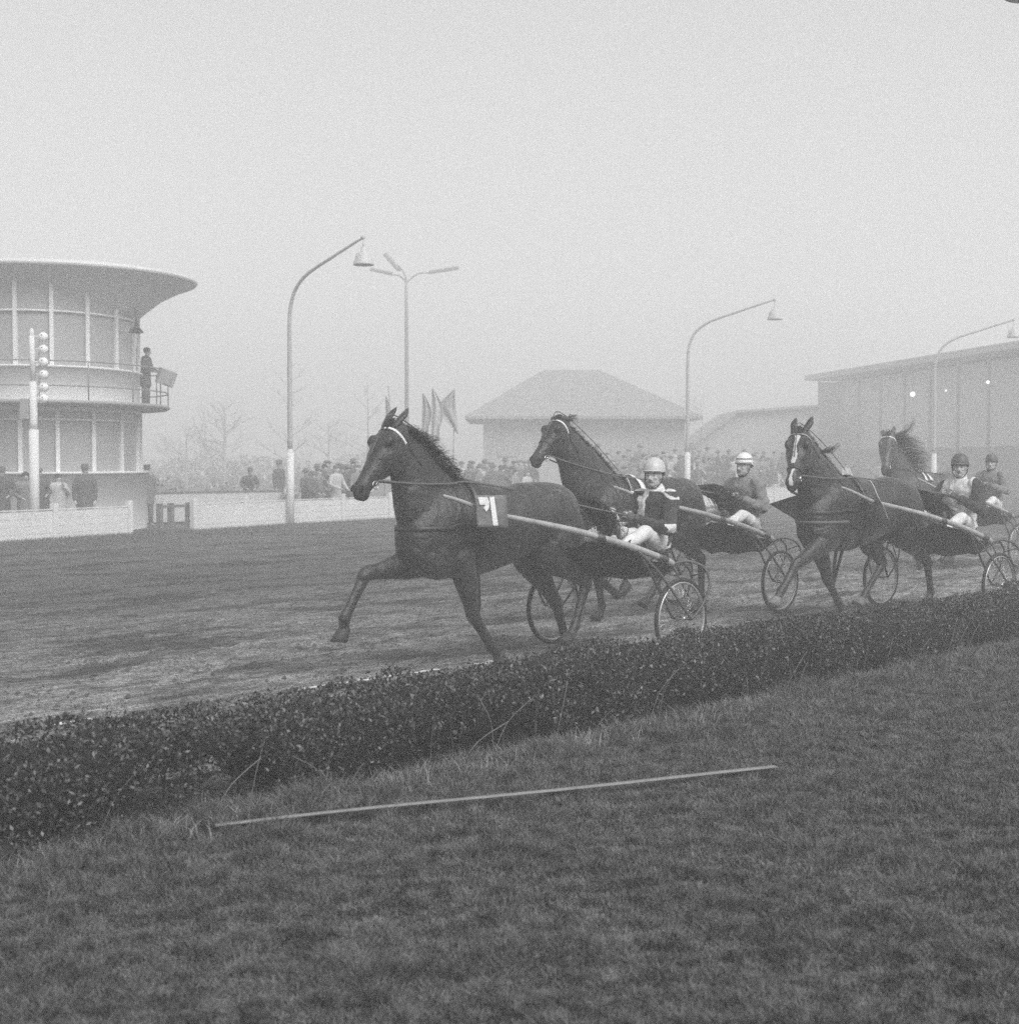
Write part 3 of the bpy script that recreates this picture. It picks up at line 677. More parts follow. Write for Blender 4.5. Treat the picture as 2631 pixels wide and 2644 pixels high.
# horse 2
def h2_pad(root, bvh):
    g = G(); g2 = G()
    for x_ in (2.02, 1.86):
        p_ = wrap(bvh, (x_, 0, 1.2), (-.25, 0, 1), (0, 1, 0), -.2, .85, 16, .012)
        if len(p_) > 3: ribbon(g, p_, .085, .006, (x_, 0, 1.2))
    g.build('saddle_cloth', M('white_cloth', .7, .8), root)
H2 = dict(label='dark horse behind the leader, between the leading horse and the striped-helmet driver, neck held high', O=(2.58, 17.15, 0), A=45, hs=1.06, coat=coat_material('dark_coat', .014, .011),
  neck=[(1.98, 1.57, 2.38, .92, .15, 0), (2.12, 1.68, 2.60, 1.12, .145, 0), (2.28, 1.80, 2.74, 1.32, .12, 0), (2.48, 1.94, 2.84, 1.52, .10, 0), (2.68, 2.08, 2.89, 1.70, .088, 0), (2.84, 2.17, 2.98, 1.82, .08, 0)],
  poll=(2.90, .0, 2.17), nose=(3.42, .05, 1.70), ears=[(-.10, -.12, .03), (-.12, -.06, -.02)],
  legs=[foreleg(.16, (2.32, .88), (2.5, .53), (2.16, .31), (2.08, .34), (-.9, .35), fwd=-1),
        foreleg(-.16, (2.15, .85), (2.12, .48), (2.05, .16), (2.08, .09), (.5, -.9)),
        hindleg(.14, (.93, 1.18), (1.02, .92), (.66, .62), (.65, .17), (.70, .09), (.5, -.9)),
        hindleg(-.14, (.95, 1.18), (1.15, .92), (.95, .55), (1.22, .25), (1.30, .18), (.6, -.8))],
  mane_mat=('mane_black', .014), mane_len=.13, mane_fly=.3, mane_side=-1, tail=dict(dirs=[(-1, 0, .2), (-1, .1, -.1), (-.9, .1, -.5), (-.6, .0, -.9)], len=.95),
  locks=[((2.80, 0, 2.18), [(-.6, 0, .9), (-1, 0, .3), (-1, .1, -.5)], .2)],
  hands=[(-.10, .07, 1.33), (-.10, -.07, 1.34)], saddle=1.95, collar=1.24, cavesson=1, rein=.14, extras=[h2_pad])
# horse 3
def h3_extra(root, bvh):
    plate_on(root, 'number_diamond', [(1.96, .38, 1.56), (1.715, .325, 1.31), (1.70, .45, 1.13), (1.965, .50, 1.38)],
             [M('diamond_white', .72, .8), M('numeral_dark', .05, .8)],
             digit=[[(.30, .18), (.72, .18), (.72, .27), (.40, .27), (.40, .42), (.30, .42)], [(.30, .42), (.62, .42), (.72, .50), (.72, .74), (.62, .82), (.28, .82), (.28, .73), (.60, .72), (.62, .66), (.62, .56), (.58, .51), (.30, .51)]])
    g = G(); c = [Vector(p) for p in ((2.56, -.05, 1.42), (2.78, -.30, 1.31), (2.58, -.10, 1.14))]
    g.add([p+Vector((.01, .0, 0)) for p in c]+[p-Vector((.012, .0, 0)) for p in c], [(0, 1, 2), (5, 4, 3), (0, 3, 4, 1), (1, 4, 5, 2), (2, 5, 3, 0)])
    g.build('chest_flap', LEATHER, root, smooth=False)
    g = G()
    for s_ in (1,):
        pts = wrap(bvh, (2.2, 0, 1.12), (1, 0, 0), (0, s_, 0), -1.5, 1.9, 40, .008)
        ribbon(g, pts, .03, .004, (2.2, 0, 1.12))
    g.build('breast_strap', M('grey_web', .12, .7), root)
H3 = dict(label='black horse with a white blaze on its face reaching a foreleg forward over the hedge', O=(5.0, 16.75, 0), A=42, hs=1.13, coat=coat_material('black_coat', .011, .017),
  neck=[(1.92, 1.57, 2.36, .92, .15, 0), (2.02, 1.64, 2.48, 1.10, .145, 0), (2.16, 1.74, 2.58, 1.28, .12, 0), (2.34, 1.88, 2.66, 1.46, .10, .0), (2.50, 2.0, 2.68, 1.60, .09, .01), (2.64, 2.06, 2.76, 1.72, .08, .02)],
  poll=(2.69, .02, 2.05), nose=(3.03, .16, 1.52), ears=[(-.16, .0, .05), (-.155, -.01, -.0)],
  legs=[foreleg(.15, (2.42, .92), (2.92, .70), (3.16, .45), (3.23, .37), (.5, -.85), pale=1),
        foreleg(-.15, (2.12, .84), (1.95, .47), (1.76, .22), (1.69, .14), (-.7, -.7)),
        hindleg(-.14, (.95, 1.18), (1.18, .88), (.93, .60), (1.26, .29), (1.33, .22), (.6, -.8), pale=1),
        hindleg(.14, (.80, 1.18), (.86, .92), (.46, .61), (.38, .26), (.42, .18), (.4, -.9))],
  mane_mat=('mane_black', .014), mane_len=.11, mane_fly=.15, mane_side=-1, locks=[((2.30, 0, 1.86), [(-.9, .0, -.1), (-1, 0, .15), (-.9, 0, .35)], .34)],
  tail=dict(dirs=[(-1, 0, .1), (-1, .1, -.35), (-.9, .1, -.6), (-.8, .0, -.5)], len=.95), browband=0, noseband=1, blaze=1,
  hands=[(-.16, .08, 1.36), (-.16, -.06, 1.37)], saddle=1.84, collar=1.22, rein=.32, extras=[h3_extra])
# horse 4
def h4_pad(root, bvh):
    g = G()
    for x_ in (1.98, 1.84):
        p_ = wrap(bvh, (x_, 0, 1.2), (-.3, 0, 1), (0, 1, 0), -.1, .7, 14, .012)
        if len(p_) > 3: ribbon(g, p_, .10, .006, (x_, 0, 1.2))
    g.build('saddle_cloth', M('white_cloth', .7, .8), root)
H4 = dict(label='hazy rearmost horse on the right with a long wind-blown mane', O=(7.85, 24.2, 0), A=43, hs=1.13, coat=coat_material('brown_coat', .05, .04),
  neck=[(1.95, 1.57, 2.36, .92, .15, 0), (2.08, 1.72, 2.50, 1.12, .145, 0), (2.24, 1.86, 2.62, 1.34, .12, 0), (2.42, 2.0, 2.70, 1.56, .10, .0), (2.56, 2.10, 2.74, 1.72, .09, .01), (2.68, 2.16, 2.82, 1.82, .08, .02)],
  poll=(2.73, .02, 2.15), nose=(3.04, .16, 1.60), ears=[(-.15, -.02, .02), (-.12, -.08, -.03)],
  legs=[foreleg(.15, (2.2, .88), (2.3, .5), (2.1, .25), (2.03, .18), (-.7, -.6)), foreleg(-.15, (2.3, .9), (2.7, .75), (2.75, .42), (2.80, .33), (.4, -.9)),
        hindleg(.14, (.9, 1.18), (1.1, .92), (.8, .58), (1.1, .25), (1.17, .18), (.6, -.8)), hindleg(-.14, (.9, 1.18), (.95, .92), (.6, .6), (.5, .22), (.54, .14), (.4, -.9))],
  mane_mat=('mane_brown', .03), mane_len=.42, mane_fly=.55, mane_side=1, mane_n=520, locks=[((2.55, 0, 2.13), [(-1, 0, .2), (-.8, .4, .4), (-.4, .1, 1)], .55)],
  tail=dict(dirs=[(-1, 0, .1), (-1, .1, -.35), (-.9, .1, -.8)], len=.8), hands=[(-.2, .08, 1.36), (-.2, -.06, 1.37)], saddle=1.84, collar=1.22, browband=1, extras=[h4_pad])
for H_ in (H1, H2, H3, H4): make_horse(H_)

# ------------------------------------------------------------------ sulkies
PALE_TUBE = M('pale_shaft', .34, .45, .4, noise=9, amt=.25); DARK_TUBE = M('dark_tube', .06, .45, .5); RUBBER = M('tyre_rubber', .035, .8); RIM = M('rim_alloy', .5, .4, metal=.6)
def make_sulky(c):
    root = thing('sulky', c['label'], 'sulky', c['O'], R(c['A'])+math.pi, None)
    WR = .365; WY = .775
    for s_ in (1, -1):
        g = G(); pts = []
        for (x, y_, z) in ((-.02, .66, .845), (.12, .655, .90), (.55, .62, 1.03), (1.1, .53, 1.17), (1.6, .45, 1.27), (1.95, .415, 1.335), (2.3 if s_ > 0 else 2.15, .40, 1.44 if s_ > 0 else 1.395), (2.5 if s_ > 0 else 2.28, .40, 1.49 if s_ > 0 else 1.43)): pts.append((x, y_*s_, z))
        g.loft(pts, [(.030, .030), (.030, .030), (.030, .030), (.027, .027), (.023, .023), (.020, .020), (.017, .017), (.014, .014)], (0, 1, 0), 12, sub=4)
        sh = g.build('shaft', PALE_TUBE, root)
        for (x, y_, z, dx, dz) in ((.85, .574, 1.106, .05, .012), (.12, .655, .90, .06, .018), (1.93, .416, 1.331, .03, .008)):
            g = G(); g.loft([(x-dx, y_*s_, z-dz), (x+dx, y_*s_, z+dz)], [(.034 if x < 1 else .023,)*2]*2, (0, 1, 0), 12); g.build('collar', DARK_TUBE, sh)
        wh = bpy.data.objects.new('wheel', None); wh.empty_display_size = .1; link(wh, root); wh.location = (0, WY*s_, WR)
        ring = lambda r_, y_=0: [(r_*math.cos(2*math.pi*q/48), y_, r_*math.sin(2*math.pi*q/48)) for q in range(48)]
        g = G(); g.loft(ring(WR-.018), [(.018, .019)]*48, (0, 1, 0), 10, closed=True); g.build('tyre', RUBBER, wh)
        g = G(); g.loft(ring(WR-.045), [(.010, .017)]*48, (0, 1, 0), 8, closed=True); g.build('rim', RIM, wh)
        g = G(); rot0 = random.uniform(0, 1)
        for q in range(36):
            th = 2*math.pi*q/36+rot0; t2 = th+(.5 if q % 2 else -.5); yy = .035 if q % 4 < 2 else -.035
            g.tube([((WR-.05)*math.cos(th), 0, (WR-.05)*math.sin(th)), (.022*math.cos(t2), yy, .022*math.sin(t2))], .0014, 4)
        g.build('spokes', STEEL, wh)
        g = G(); g.loft([(0, -.05, 0), (0, -.04, 0), (0, .04, 0), (0, .05, 0)], [(.012, .012), (.022, .022), (.022, .022), (.012, .012)], (1, 0, 0), 12); g.build('hub', STEEL, wh)
        # forks either side of the wheel
        g = G(); yo, yi = .885, .675
        g.tube([(0, yi*s_, WR), (0, yo*s_, WR)], .009, 8)
        g.tube([(.46, .655*s_, .985), (.28, .76*s_, .78), (.12, .86*s_, .52), (0, yo*s_, WR)], .012, 8, sub=4)
        g.tube([(.40, .62*s_, .965), (.25, .655*s_, .74), (0, yi*s_, WR)], .012, 8, sub=4)
        g.tube([(.27, .765*s_, .765), (.24, .655*s_, .73)], .007, 6)
        g.tube([(.40, .70*s_, .915), (.37, .64*s_, .915)], .007, 6)
        g.tube([(-.02, .67*s_, .845), (-.14, .74*s_, .865), (-.25, .83*s_, .81), (-.27, .885*s_, .66), (-.15, yo*s_, .47), (0, yo*s_, WR)], .013, 8, sub=5)
        g.tube([(-.12, .70*s_, .85), (-.25, .69*s_, .74), (-.20, yi*s_, .56), (0, yi*s_, WR)], .010, 8, sub=5)
        g.tube([(-.26, .84*s_, .77), (-.25, .69*s_, .72)], .007, 6)
        g.tube([(-.02, .66*s_, .84), (-.22, .685*s_, .54)], .008, 6)
        g.build('wheel_fork', DARK_TUBE, root)
    g = G()
    for x_, z_, y_ in ((.02, .85, .66), (-.22, .83, .68), (.05, .74, .55)): g.tube([(x_, -y_, z_), (x_, 0, z_-.01), (x_, y_, z_)], .012, 8, sub=2)
    g.tube([(.46, -.64, 1.0), (.46, .64, 1.0)], .010, 8)
    for s_ in (1, -1):
        g.tube([(-.22, .5*s_, .83), (.05, .52*s_, .76), (.25, .56*s_, .86), (.40, .62*s_, .965)], .008, 6, sub=4)
        g.tube([(-.45, .12*s_, .93), (-.35, .12*s_, .82), (.02, .13*s_, .85), (.6, .14*s_, .92)], .011, 8, sub=4)
        for k in range(5): g.tube([(-.2+.08*k, .66*s_, .84), (-.15+.08*k, .5*s_, .75)], .004, 5)
        g.tube([(.30, .42*s_, .92), (.34, .30*s_, .90), (.34, .22*s_, .92)], .009, 6)
        g.tube([(.30, .64*s_, .955), (.30, .40*s_, .92)], .010, 6)
    g.build('frame', DARK_TUBE, root)
    g = G(); vs = []
    g.ell((-.54, 0, .905), (.18, .19, .035)); g.build('seat', LEATHER, root)
    # mud apron slung between the shafts under the driver's legs
    g = G(); A_ = [(-.15, .86), (.15, .91), (.45, 1.0), (.75, 1.075), (.95, 1.12)]; n_ = 12; vs = []
    dep = c.get('apron', .19)
    for i, (x_, z_) in enumerate(A_):
        hw = .60-.11*i/4
        for k in range(n_+1):
            t = k/n_*2-1; zz_ = z_-.03-dep*(1-abs(t)**3.2)*(1-.35*abs(i-1.5)/2.5)+.02*math.sin(i*2.6+k*1.7)+.012*math.sin(k*3.1+i); vs.append((x_, hw*t, zz_))
    m_ = len(vs); vs += [(x, y_, z-.006) for x, y_, z in vs]
    fs = []
    for i in range(4):
        for k in range(n_):
            q = i*(n_+1)+k; fs += [(q, q+1, q+n_+2, q+n_+1), (m_+q, m_+q+n_+1, m_+q+n_+2, m_+q+1)]
    g.add(vs, fs); g.build('mud_apron', M('apron_canvas', .03, .85, noise=18, amt=.5, bump=.4), root)
    return root
make_sulky(dict(label='two-wheeled sulky drawn by the leading horse, pale shafts, nearest the hedge', O=(.97, 13.24, 0), A=45))
make_sulky(dict(label='two-wheeled sulky carrying the driver in the striped helmet', O=(2.58, 17.15, 0), A=45, apron=.21))
make_sulky(dict(label='two-wheeled sulky drawn by the black horse with the white blaze', O=(5.0, 16.75, 0), A=42, apron=.21))
make_sulky(dict(label='faint rearmost two-wheeled sulky at the right edge of the picture', O=(7.85, 24.2, 0), A=43))

# ------------------------------------------------------------------ drivers
SKIN = M('skin', .46, .55, noise=12, amt=.08)
def head_geo(g, c, yaw, s=1.0, pitch=0.0):
    m = Matrix.Rotation(yaw, 3, 'Z')@Matrix.Rotation(pitch, 3, 'Y'); c = Vector(c); q = lambda x, y_, z: c+m@Vector((x, y_, z))*s
    g.ell(q(-.012, 0, .03), (.098*s, .076*s, .095*s), m); g.ell(q(.028, 0, -.035), (.062*s, .056*s, .075*s), m)
    g.ell(q(.052, 0, -.082), (.032*s, .030*s, .022*s), m); g.ell(q(.01, 0, -.06), (.06*s, .054*s, .045*s), m)
    for k in (1, -1):
        g.ell(q(.058, .036*k, -.018), (.026*s, .022*s, .018*s), m); g.ell(q(-.008, .076*k, -.01), (.018*s, .009*s, .032*s), m)
        g.ell(q(.064, .028*k, .028), (.018*s, .024*s, .008*s), m)
    g.loft([q(.078, 0, .022), q(.093, 0, 0), q(.112, 0, -.024), q(.094, 0, -.036)], [(.008*s, .009*s), (.011*s, .010*s), (.014*s, .016*s), (.006*s, .014*s)], m@Vector((0, 1, 0)), 10, sub=3)
    return q, m
def hand_geo(g, c, f, lat, s=1.0):
    """closed hand: palm and five bent fingers round the rein; f = forearm direction, lat = thumb side"""
    c = Vector(c); f = Vector(f).normalized(); lat = Vector(lat); lat = (lat-f*lat.dot(f)).normalized(); dn = f.cross(lat)
    g.loft([c-f*.05, c-f*.01, c+f*.035], [(.022*s, .028*s), (.024*s, .042*s), (.018*s, .042*s)], lat, 12, sub=3)
    for i, (o_, L) in enumerate(((.032, .9), (.011, 1.0), (-.011, .95), (-.031, .78))):
        b = c+f*.032+lat*o_*s; sg = 1
        g.loft([b-f*.02, b+f*.022*L-dn*.004, b+f*.034*L+dn*.026, b+f*.008*L+dn*.042, b-f*.012+dn*.028], [(.0105, .0105), (.0105, .0105), (.0098, .0098), (.009, .009), (.007, .007)], lat, 8, sub=3)
    b = c+lat*.04*s-f*.015
    g.loft([b-lat*.02, b+f*.018+lat*.012+dn*.008, b+f*.04+lat*.006+dn*.022, b+f*.048-lat*.012+dn*.03], [(.012, .012), (.012, .012), (.0105, .0105), (.008, .008)], dn, 8, sub=3)
def make_driver(c):
    root = thing('person', c['label'], 'person', c['O'], R(c['A'])+math.pi)
    dz = c.get('dz', 0); x0 = c.get('x0', -.5); V3 = lambda x, y_, z: Vector((x+x0+.5, y_, z))
    pel = V3(-.50, 0, 1.0); neck = V3(-.50+c.get('lean', .02), 0, 1.47+dz); hd = V3(-.470+c.get('lean', .02), 0, 1.618+dz)
    sh = {1: V3(-.50+c.get('lean', .02), .185, 1.415+dz), -1: V3(-.50+c.get('lean', .02), -.185, 1.415+dz)}
    el = {k: V3(c['elb'][0], c['elb'][1]*k, c['elb'][2]+dz) for k in (1, -1)}
    hn = {1: Vector(c['hands'][0]), -1: Vector(c['hands'][1])}
    kn = {1: V3(*c['kn'][0]), -1: V3(*c['kn'][1])}; an = {1: V3(*c['an'][0]), -1: V3(*c['an'][1])}
    Y = (0, 1, 0)
    def torso(g, e):
        lean = c.get('lean', .02)
        g.loft([V3(-.52, 0, .93), V3(-.51, 0, 1.0), V3(-.53, 0, 1.12), V3(-.52+lean*.5, 0, 1.26+dz*.6), V3(-.51+lean, 0, 1.38+dz), V3(-.50+lean, 0, 1.45+dz), V3(-.50+lean, 0, 1.49+dz)],
               [(.12+e, .165+e), (.125+e, .17+e), (.11+e, .15+e), (.118+e, .165+e), (.115+e, .18+e), (.08+e, .12+e), (.05+e, .06+e)], Y, 20, sub=3)
    def arm(g, k, e, upto=1.0):
        wr = el[k].lerp(hn[k], .80)
        g.loft([sh[k]+Vector((0, -.04*k, -.01)), sh[k], sh[k].lerp(el[k], .4), sh[k].lerp(el[k], .85), el[k], el[k].lerp(wr, .3), wr.lerp(el[k], .15), wr],
               [(.055+e, .055+e), (.062+e, .06+e), (.052+e, .05+e), (.045+e, .045+e), (.045+e, .045+e), (.043+e, .042+e), (.032+e*.7, .032+e*.7), (.028+e*.6, .03+e*.6)], (0, 0, 1), 14, sub=3)
    def leg(g, k, e):
        hp_ = pel+Vector((.02, .095*k, -.01))
        g.loft([hp_, hp_.lerp(kn[k], .3), hp_.lerp(kn[k], .8), kn[k], kn[k].lerp(an[k], .3), kn[k].lerp(an[k], .75), an[k]], [(.09+e, .09+e), (.085+e, .085+e), (.062+e, .06+e), (.058+e, .056+e), (.055+e, .053+e), (.04+e, .038+e), (.034+e, .034+e)], Y, 14, sub=3)
    g = G(); torso(g, -.012)
    for k in (1, -1):
        arm(g, k, -.008); leg(g, k, -.01)
        hand_geo(g, hn[k], hn[k]-el[k], Vector((0, -.35*k, 1)), .93)
        toe = an[k]+Vector((.10, 0, .10)); g.loft([an[k]+Vector((-.03, 0, -.03)), an[k]+Vector((.02, 0, .02)), toe], [(.035, .032), (.035, .035), (.022, .03)], Y, 10, sub=2)
    g.loft([neck-Vector((0, 0, .05)), neck.lerp(hd, .4), hd-Vector((0, 0, .03))], [(.055, .055), (.05, .05), (.052, .05)], Y, 14, sub=2)
    q, m = head_geo(g, hd, c['yaw'], 1.0, c.get('pitch', 0))
    me = fuse(g, .0062, 3, .5); body = obj_of('body', me, [SKIN, M('hair_dark', .03, .7)], root)
    # face details
    for k in (1, -1):
        e = G(); e.ell(q(.073, .031*k, .006), (.008, .012, .005), m, 12, 8); e.build('eye', M('eye_white', .42, .3), root)
        e = G(); e.ell(q(.0815, .031*k, .006), (.0025, .0042, .0042), m, 10, 6); e.build('pupil', M('pupil', .01, .2), root)
        e = G(); e.loft([q(.080, .016*k, .024), q(.084, .032*k, .029), q(.073, .05*k, .024)], [(.002, .003)]*3, m@Vector((0, 0, 1)), 6, sub=3); e.build('eyebrow', M('hair_dark', .03, .7), root)
    e = G(); e.loft([q(.080, -.024, -.056), q(.089, 0, -.054), q(.080, .024, -.056)], [(.003, .003), (.0045, .006), (.003, .003)], m@Vector((0, 0, 1)), 8, sub=3); e.build('lips', M('lips', .14, .5), root)
    # clothes
    g = G(); torso(g, .022)
    for k in (1, -1): arm(g, k, .020)
    lean = c.get('lean', .02)
    g.loft([V3(-.50+lean, 0, 1.44+dz), V3(-.50+lean, 0, 1.50+dz), V3(-.495+lean, 0, 1.535+dz)], [(.085, .10), (.070, .074), (.066, .068)], Y, 18, sub=2)
    me = fuse(g, .008, 3, .5)
    # cloth folds
    co = np.empty(len(me.vertices)*3); me.vertices.foreach_get('co', co); co = co.reshape(-1, 3); no = np.empty(len(me.vertices)*3); me.vertices.foreach_get('normal', no); no = no.reshape(-1, 3)
    fold = (vnoise(co[:, 0]*9+co[:, 2]*14+c['yaw']*3, co[:, 1]*16-co[:, 2]*9+20, 61)-.5)*.034+(vnoise(co[:, 0]*25+co[:, 2]*30, co[:, 1]*30+40, 62)-.5)*.016
    me.vertices.foreach_set('co', (co+no*fold[:, None]).ravel()); me.update()
    jk = obj_of('jacket', me, c['jacket'], root); 
    if c.get('jfn'): paint(jk, c['jfn'])
    g = G(); torso_b = G()
    g.loft([V3(-.53, 0, .93), V3(-.52, 0, 1.0), V3(-.53, 0, 1.09)], [(.13, .18), (.138, .185), (.128, .17)], Y, 18)
    for k in (1, -1): leg(g, k, .014)
    me = fuse(g, .009, 3, .5); co = np.empty(len(me.vertices)*3); me.vertices.foreach_get('co', co); co = co.reshape(-1, 3); no = np.empty(len(me.vertices)*3); me.vertices.foreach_get('normal', no); no = no.reshape(-1, 3)
    fold = (vnoise(co[:, 0]*16+co[:, 2]*14, co[:, 1]*16+20, 63)-.5)*.02; me.vertices.foreach_set('co', (co+no*fold[:, None]).ravel()); me.update()
    obj_of('trousers', me, c['trousers'], root)
    for k in (1, -1):
        g = G(); A_ = an[k]; d = (an[k]-kn[k]).normalized(); up_ = Vector((-d.z*.4, 0, 1)).normalized()
        g.loft([A_-d*.17, A_-d*.02, A_+d*.05], [(.05, .05), (.042, .04), (.035, .035)], Y, 12)
        g.loft([A_+d*.035-up_*.05, A_+d*.04, A_+d*.045+up_*.08, A_+d*.03+up_*.185, A_+d*.02+up_*.20], [(.036, .034), (.042, .036), (.035, .04), (.026, .036), (.012, .02)], Y, 12, sub=3)
        g.build('boot', M('boot_leather', .02, .4, .5), root)
        g = G(); hand_geo(g, hn[k], hn[k]-el[k], Vector((0, -.35*k, 1)), 1.0); f_ = (hn[k]-el[k]).normalized()
        g.loft([hn[k]-f_*.11, hn[k]-f_*.03], [(.037, .037), (.029, .033)], (0, 0, 1), 12)
        g.build('glove', c.get('glove', M('glove_grey', .09, .8, noise=30)), root)
    # helmet
    prof = [(math.sin(t)*.128, math.cos(t)*.125) for t in np.linspace(0.02, math.pi/2, 12)]+[(.130, -.012), (.128, -.02), (.120, -.02), (.118, -.008)]
    g = G(); g.lathe(prof, n=32); vs = []
    for (x, y_, z) in g.v:
        back = max(0, -x)/.13; z2 = z-(.045*back if z < 0.03 else 0)
        vs.append(q(x*.96-.02, y_*.82, z2+.054))
    H = G(); H.add(vs, g.f)
    # peak
    pk = []; n_ = 14
    for j, (r_, z_) in enumerate(((.114, .0), (.124, .004), (.146, .0), (.146, -.005), (.114, -.006))):
        for i in range(n_+1):
            th = -1.25+2.5*i/n_; rr = r_ if j in (0, 1, 4) else .122+(r_-.122)*math.cos(th*1.15)
            pk.append(q(rr*math.cos(th)-.02, rr*.83*math.sin(th), z_+.050))
    fs = [(j*(n_+1)+i, j*(n_+1)+i+1, ((j+1) % 5)*(n_+1)+i+1, ((j+1) % 5)*(n_+1)+i) for j in range(5) for i in range(n_)]
    H.add(pk, fs)
    hm = H.build('helmet', c['helmet'], root)
    if c.get('hfn'):
        inv = m.transposed(); 
        def hf(x, y_, z):
            l_ = inv@(Vector((x, y_, z))-hd); return c['hfn'](l_.x, l_.y, l_.z)
        paint(hm, hf)
    g = G()
    for k in (1, -1): g.tube([q(-.01, .088*k, .03), q(.01, .083*k, -.05), q(.045, .04*k, -.108), q(.05, 0, -.116)], .006, 6, sub=3)
    g.build('chin_strap', LEATHER, root)
    return root
DKJ = M('dark_jacket', .04, .85, noise=16, amt=.25, sheen=.1); LTJ = M('light_silk', .6, .7, noise=18, amt=.12); GRJ = M('grey_jacket', .2, .85, noise=12, amt=.15)
TRS = M('white_breeches', .62, .8, noise=10, amt=.12)
def j1(x, y, z):
    ax = abs(y)
    if z > 1.475: return 1
    if y > .02 and ax > .10 and z > 1.40 and abs(z-(1.53-.45*y)) < .012: return 1       # shoulder seam
    if -.15 < y < -.01 and z > 1.20 and x > -.52: return 1
    if ax > .22 and 1.10 < z and z < 1.18 and x < -.30: return 1                        # elbow band
    if z < 1.185 and z > 1.13 and ax < .17: return 1
    return 0
make_driver(dict(label='sulky driver in plain pale helmet and dark jacket with a light chest panel, facing us', O=(.97, 13.24, 0), A=45, yaw=R(20), lean=-.05, elb=(-.34, .34, 1.12), x0=-.54,
  hands=[(-.10, .10, 1.25), (-.10, -.10, 1.27)], kn=[(-.10, .24, 1.10), (-.08, -.24, 1.11)], an=[(.28, .27, .99), (.30, -.27, .99)],
  jacket=[DKJ, LTJ], jfn=j1, trousers=TRS, helmet=[M('helmet_cream', .5, .35, .5)]))
make_driver(dict(label='sulky driver in a dark-striped white helmet and plain grey jacket', O=(2.58, 17.15, 0), A=45, yaw=R(4), dz=.07, lean=.06, elb=(-.42, .32, 1.12), x0=-.44,
  hands=[(-.12, .07, 1.33), (-.12, -.07, 1.34)], kn=[(-.08, .22, 1.12), (-.08, -.22, 1.12)], an=[(.30, .27, 1.0), (.30, -.27, 1.0)],
  jacket=[GRJ], trousers=TRS, helmet=[M('helmet_white', .72, .35, .5), M('helmet_stripe', .10, .4)], hfn=lambda x, y, z: 1 if (.045 < z+.15*x*0 < .058 or .085 < z < .098) else 0))
make_driver(dict(label='sulky driver in a dark helmet and white waistcoat with dark sleeves behind the blazed horse', O=(5.0, 16.75, 0), A=42, yaw=R(26), dz=.06, lean=.0, elb=(-.36, .36, 1.12), x0=-.48,
  hands=[(-.18, .08, 1.36), (-.18, -.06, 1.37)], kn=[(-.10, .24, 1.10), (-.08, -.24, 1.11)], an=[(.28, .27, .99), (.30, -.27, .99)],
  jacket=[LTJ, DKJ], jfn=lambda x, y, z: 1 if (abs(y) > .19 or x > -.33) else 0, trousers=TRS, helmet=[M('helmet_dark', .09, .45, .4), M('helmet_rim', .4, .5)], hfn=lambda x, y, z: 1 if (x > .105 and z < .05) else 0))
make_driver(dict(label='faint sulky driver in a dark cap-like helmet and grey jacket at the right edge', O=(7.85, 24.2, 0), A=43, yaw=R(20), dz=.10, lean=.0, elb=(-.40, .34, 1.15), x0=-.52,
  hands=[(-.22, .08, 1.36), (-.22, -.06, 1.37)], kn=[(-.10, .24, 1.10), (-.08, -.24, 1.11)], an=[(.28, .27, .99), (.30, -.27, .99)],
  jacket=[GRJ, LTJ], trousers=TRS, helmet=[MATS['helmet_dark']]))
g = G(); g.tube([(-.10, -.06, 1.24), (.25, -.07, 1.32), (.62, -.10, 1.46)], .006, 6, sub=3)
o = g.build('driving_whip', M('whip_pale', .5, .6)); o.location = (.97, 13.24, 0); o.rotation_euler = (0, 0, R(45)+math.pi)
tag(o, 'thin pale whip held by the driver with the plain pale helmet', 'whip')
# ------------------------------------------------------------------ far side: fence, tower, lamps, buildings, crowd
WP = M('white_paint', .66, .7, noise=1.5, amt=.08); GP = M('grey_paint', .30, .7); OW = M('old_wood', .14, .85, noise=6)
FL = [at(-60, 29.3), at(104, 31.4), at(243, 33.6), at(365, 35.4), at(548, 39.0), at(735, 42.7), at(1100, 50), at(1461, 57.6), at(1861, 77), at(2100, 95)]
fence = thing('board_fence', 'long low white board fence with taller square posts along the far side of the track', 'fence', FL[0])
def fadd(p): return p-FL[0]
def fence_run(a, b, first=True):
    L = (b-a).length; n_ = max(1, round(L/2.35)); rz = math.atan2((b-a).y, (b-a).x)
    for i in range(n_):
        p, q = a.lerp(b, i/n_), a.lerp(b, (i+1)/n_); c = (p+q)/2
        g = G()
        for j in range(4): g.box(fadd(c)+Vector((0, 0, .10+j*.165)), ((q-p).length-.10, .022, .160), rz)
        g.box(fadd(c)+Vector((0, 0, .705)), ((q-p).length-.10, .06, .022), rz)
        g.build('board_panel', WP, fence, smooth=False)
        g = G(); g.box(fadd(p)+Vector((0, 0, .41)), (.14, .14, .84), rz); g.build('post', WP, fence, smooth=False, bevel=.01)
    g = G(); g.box(fadd(b)+Vector((0, 0, .41)), (.14, .14, .84), rz); g.build('post', WP, fence, smooth=False, bevel=.01)
fence_run(FL[0], FL[2]); fence_run(FL[3], FL[4]); 
for i in range(4, 9): fence_run(FL[i], FL[i+1])
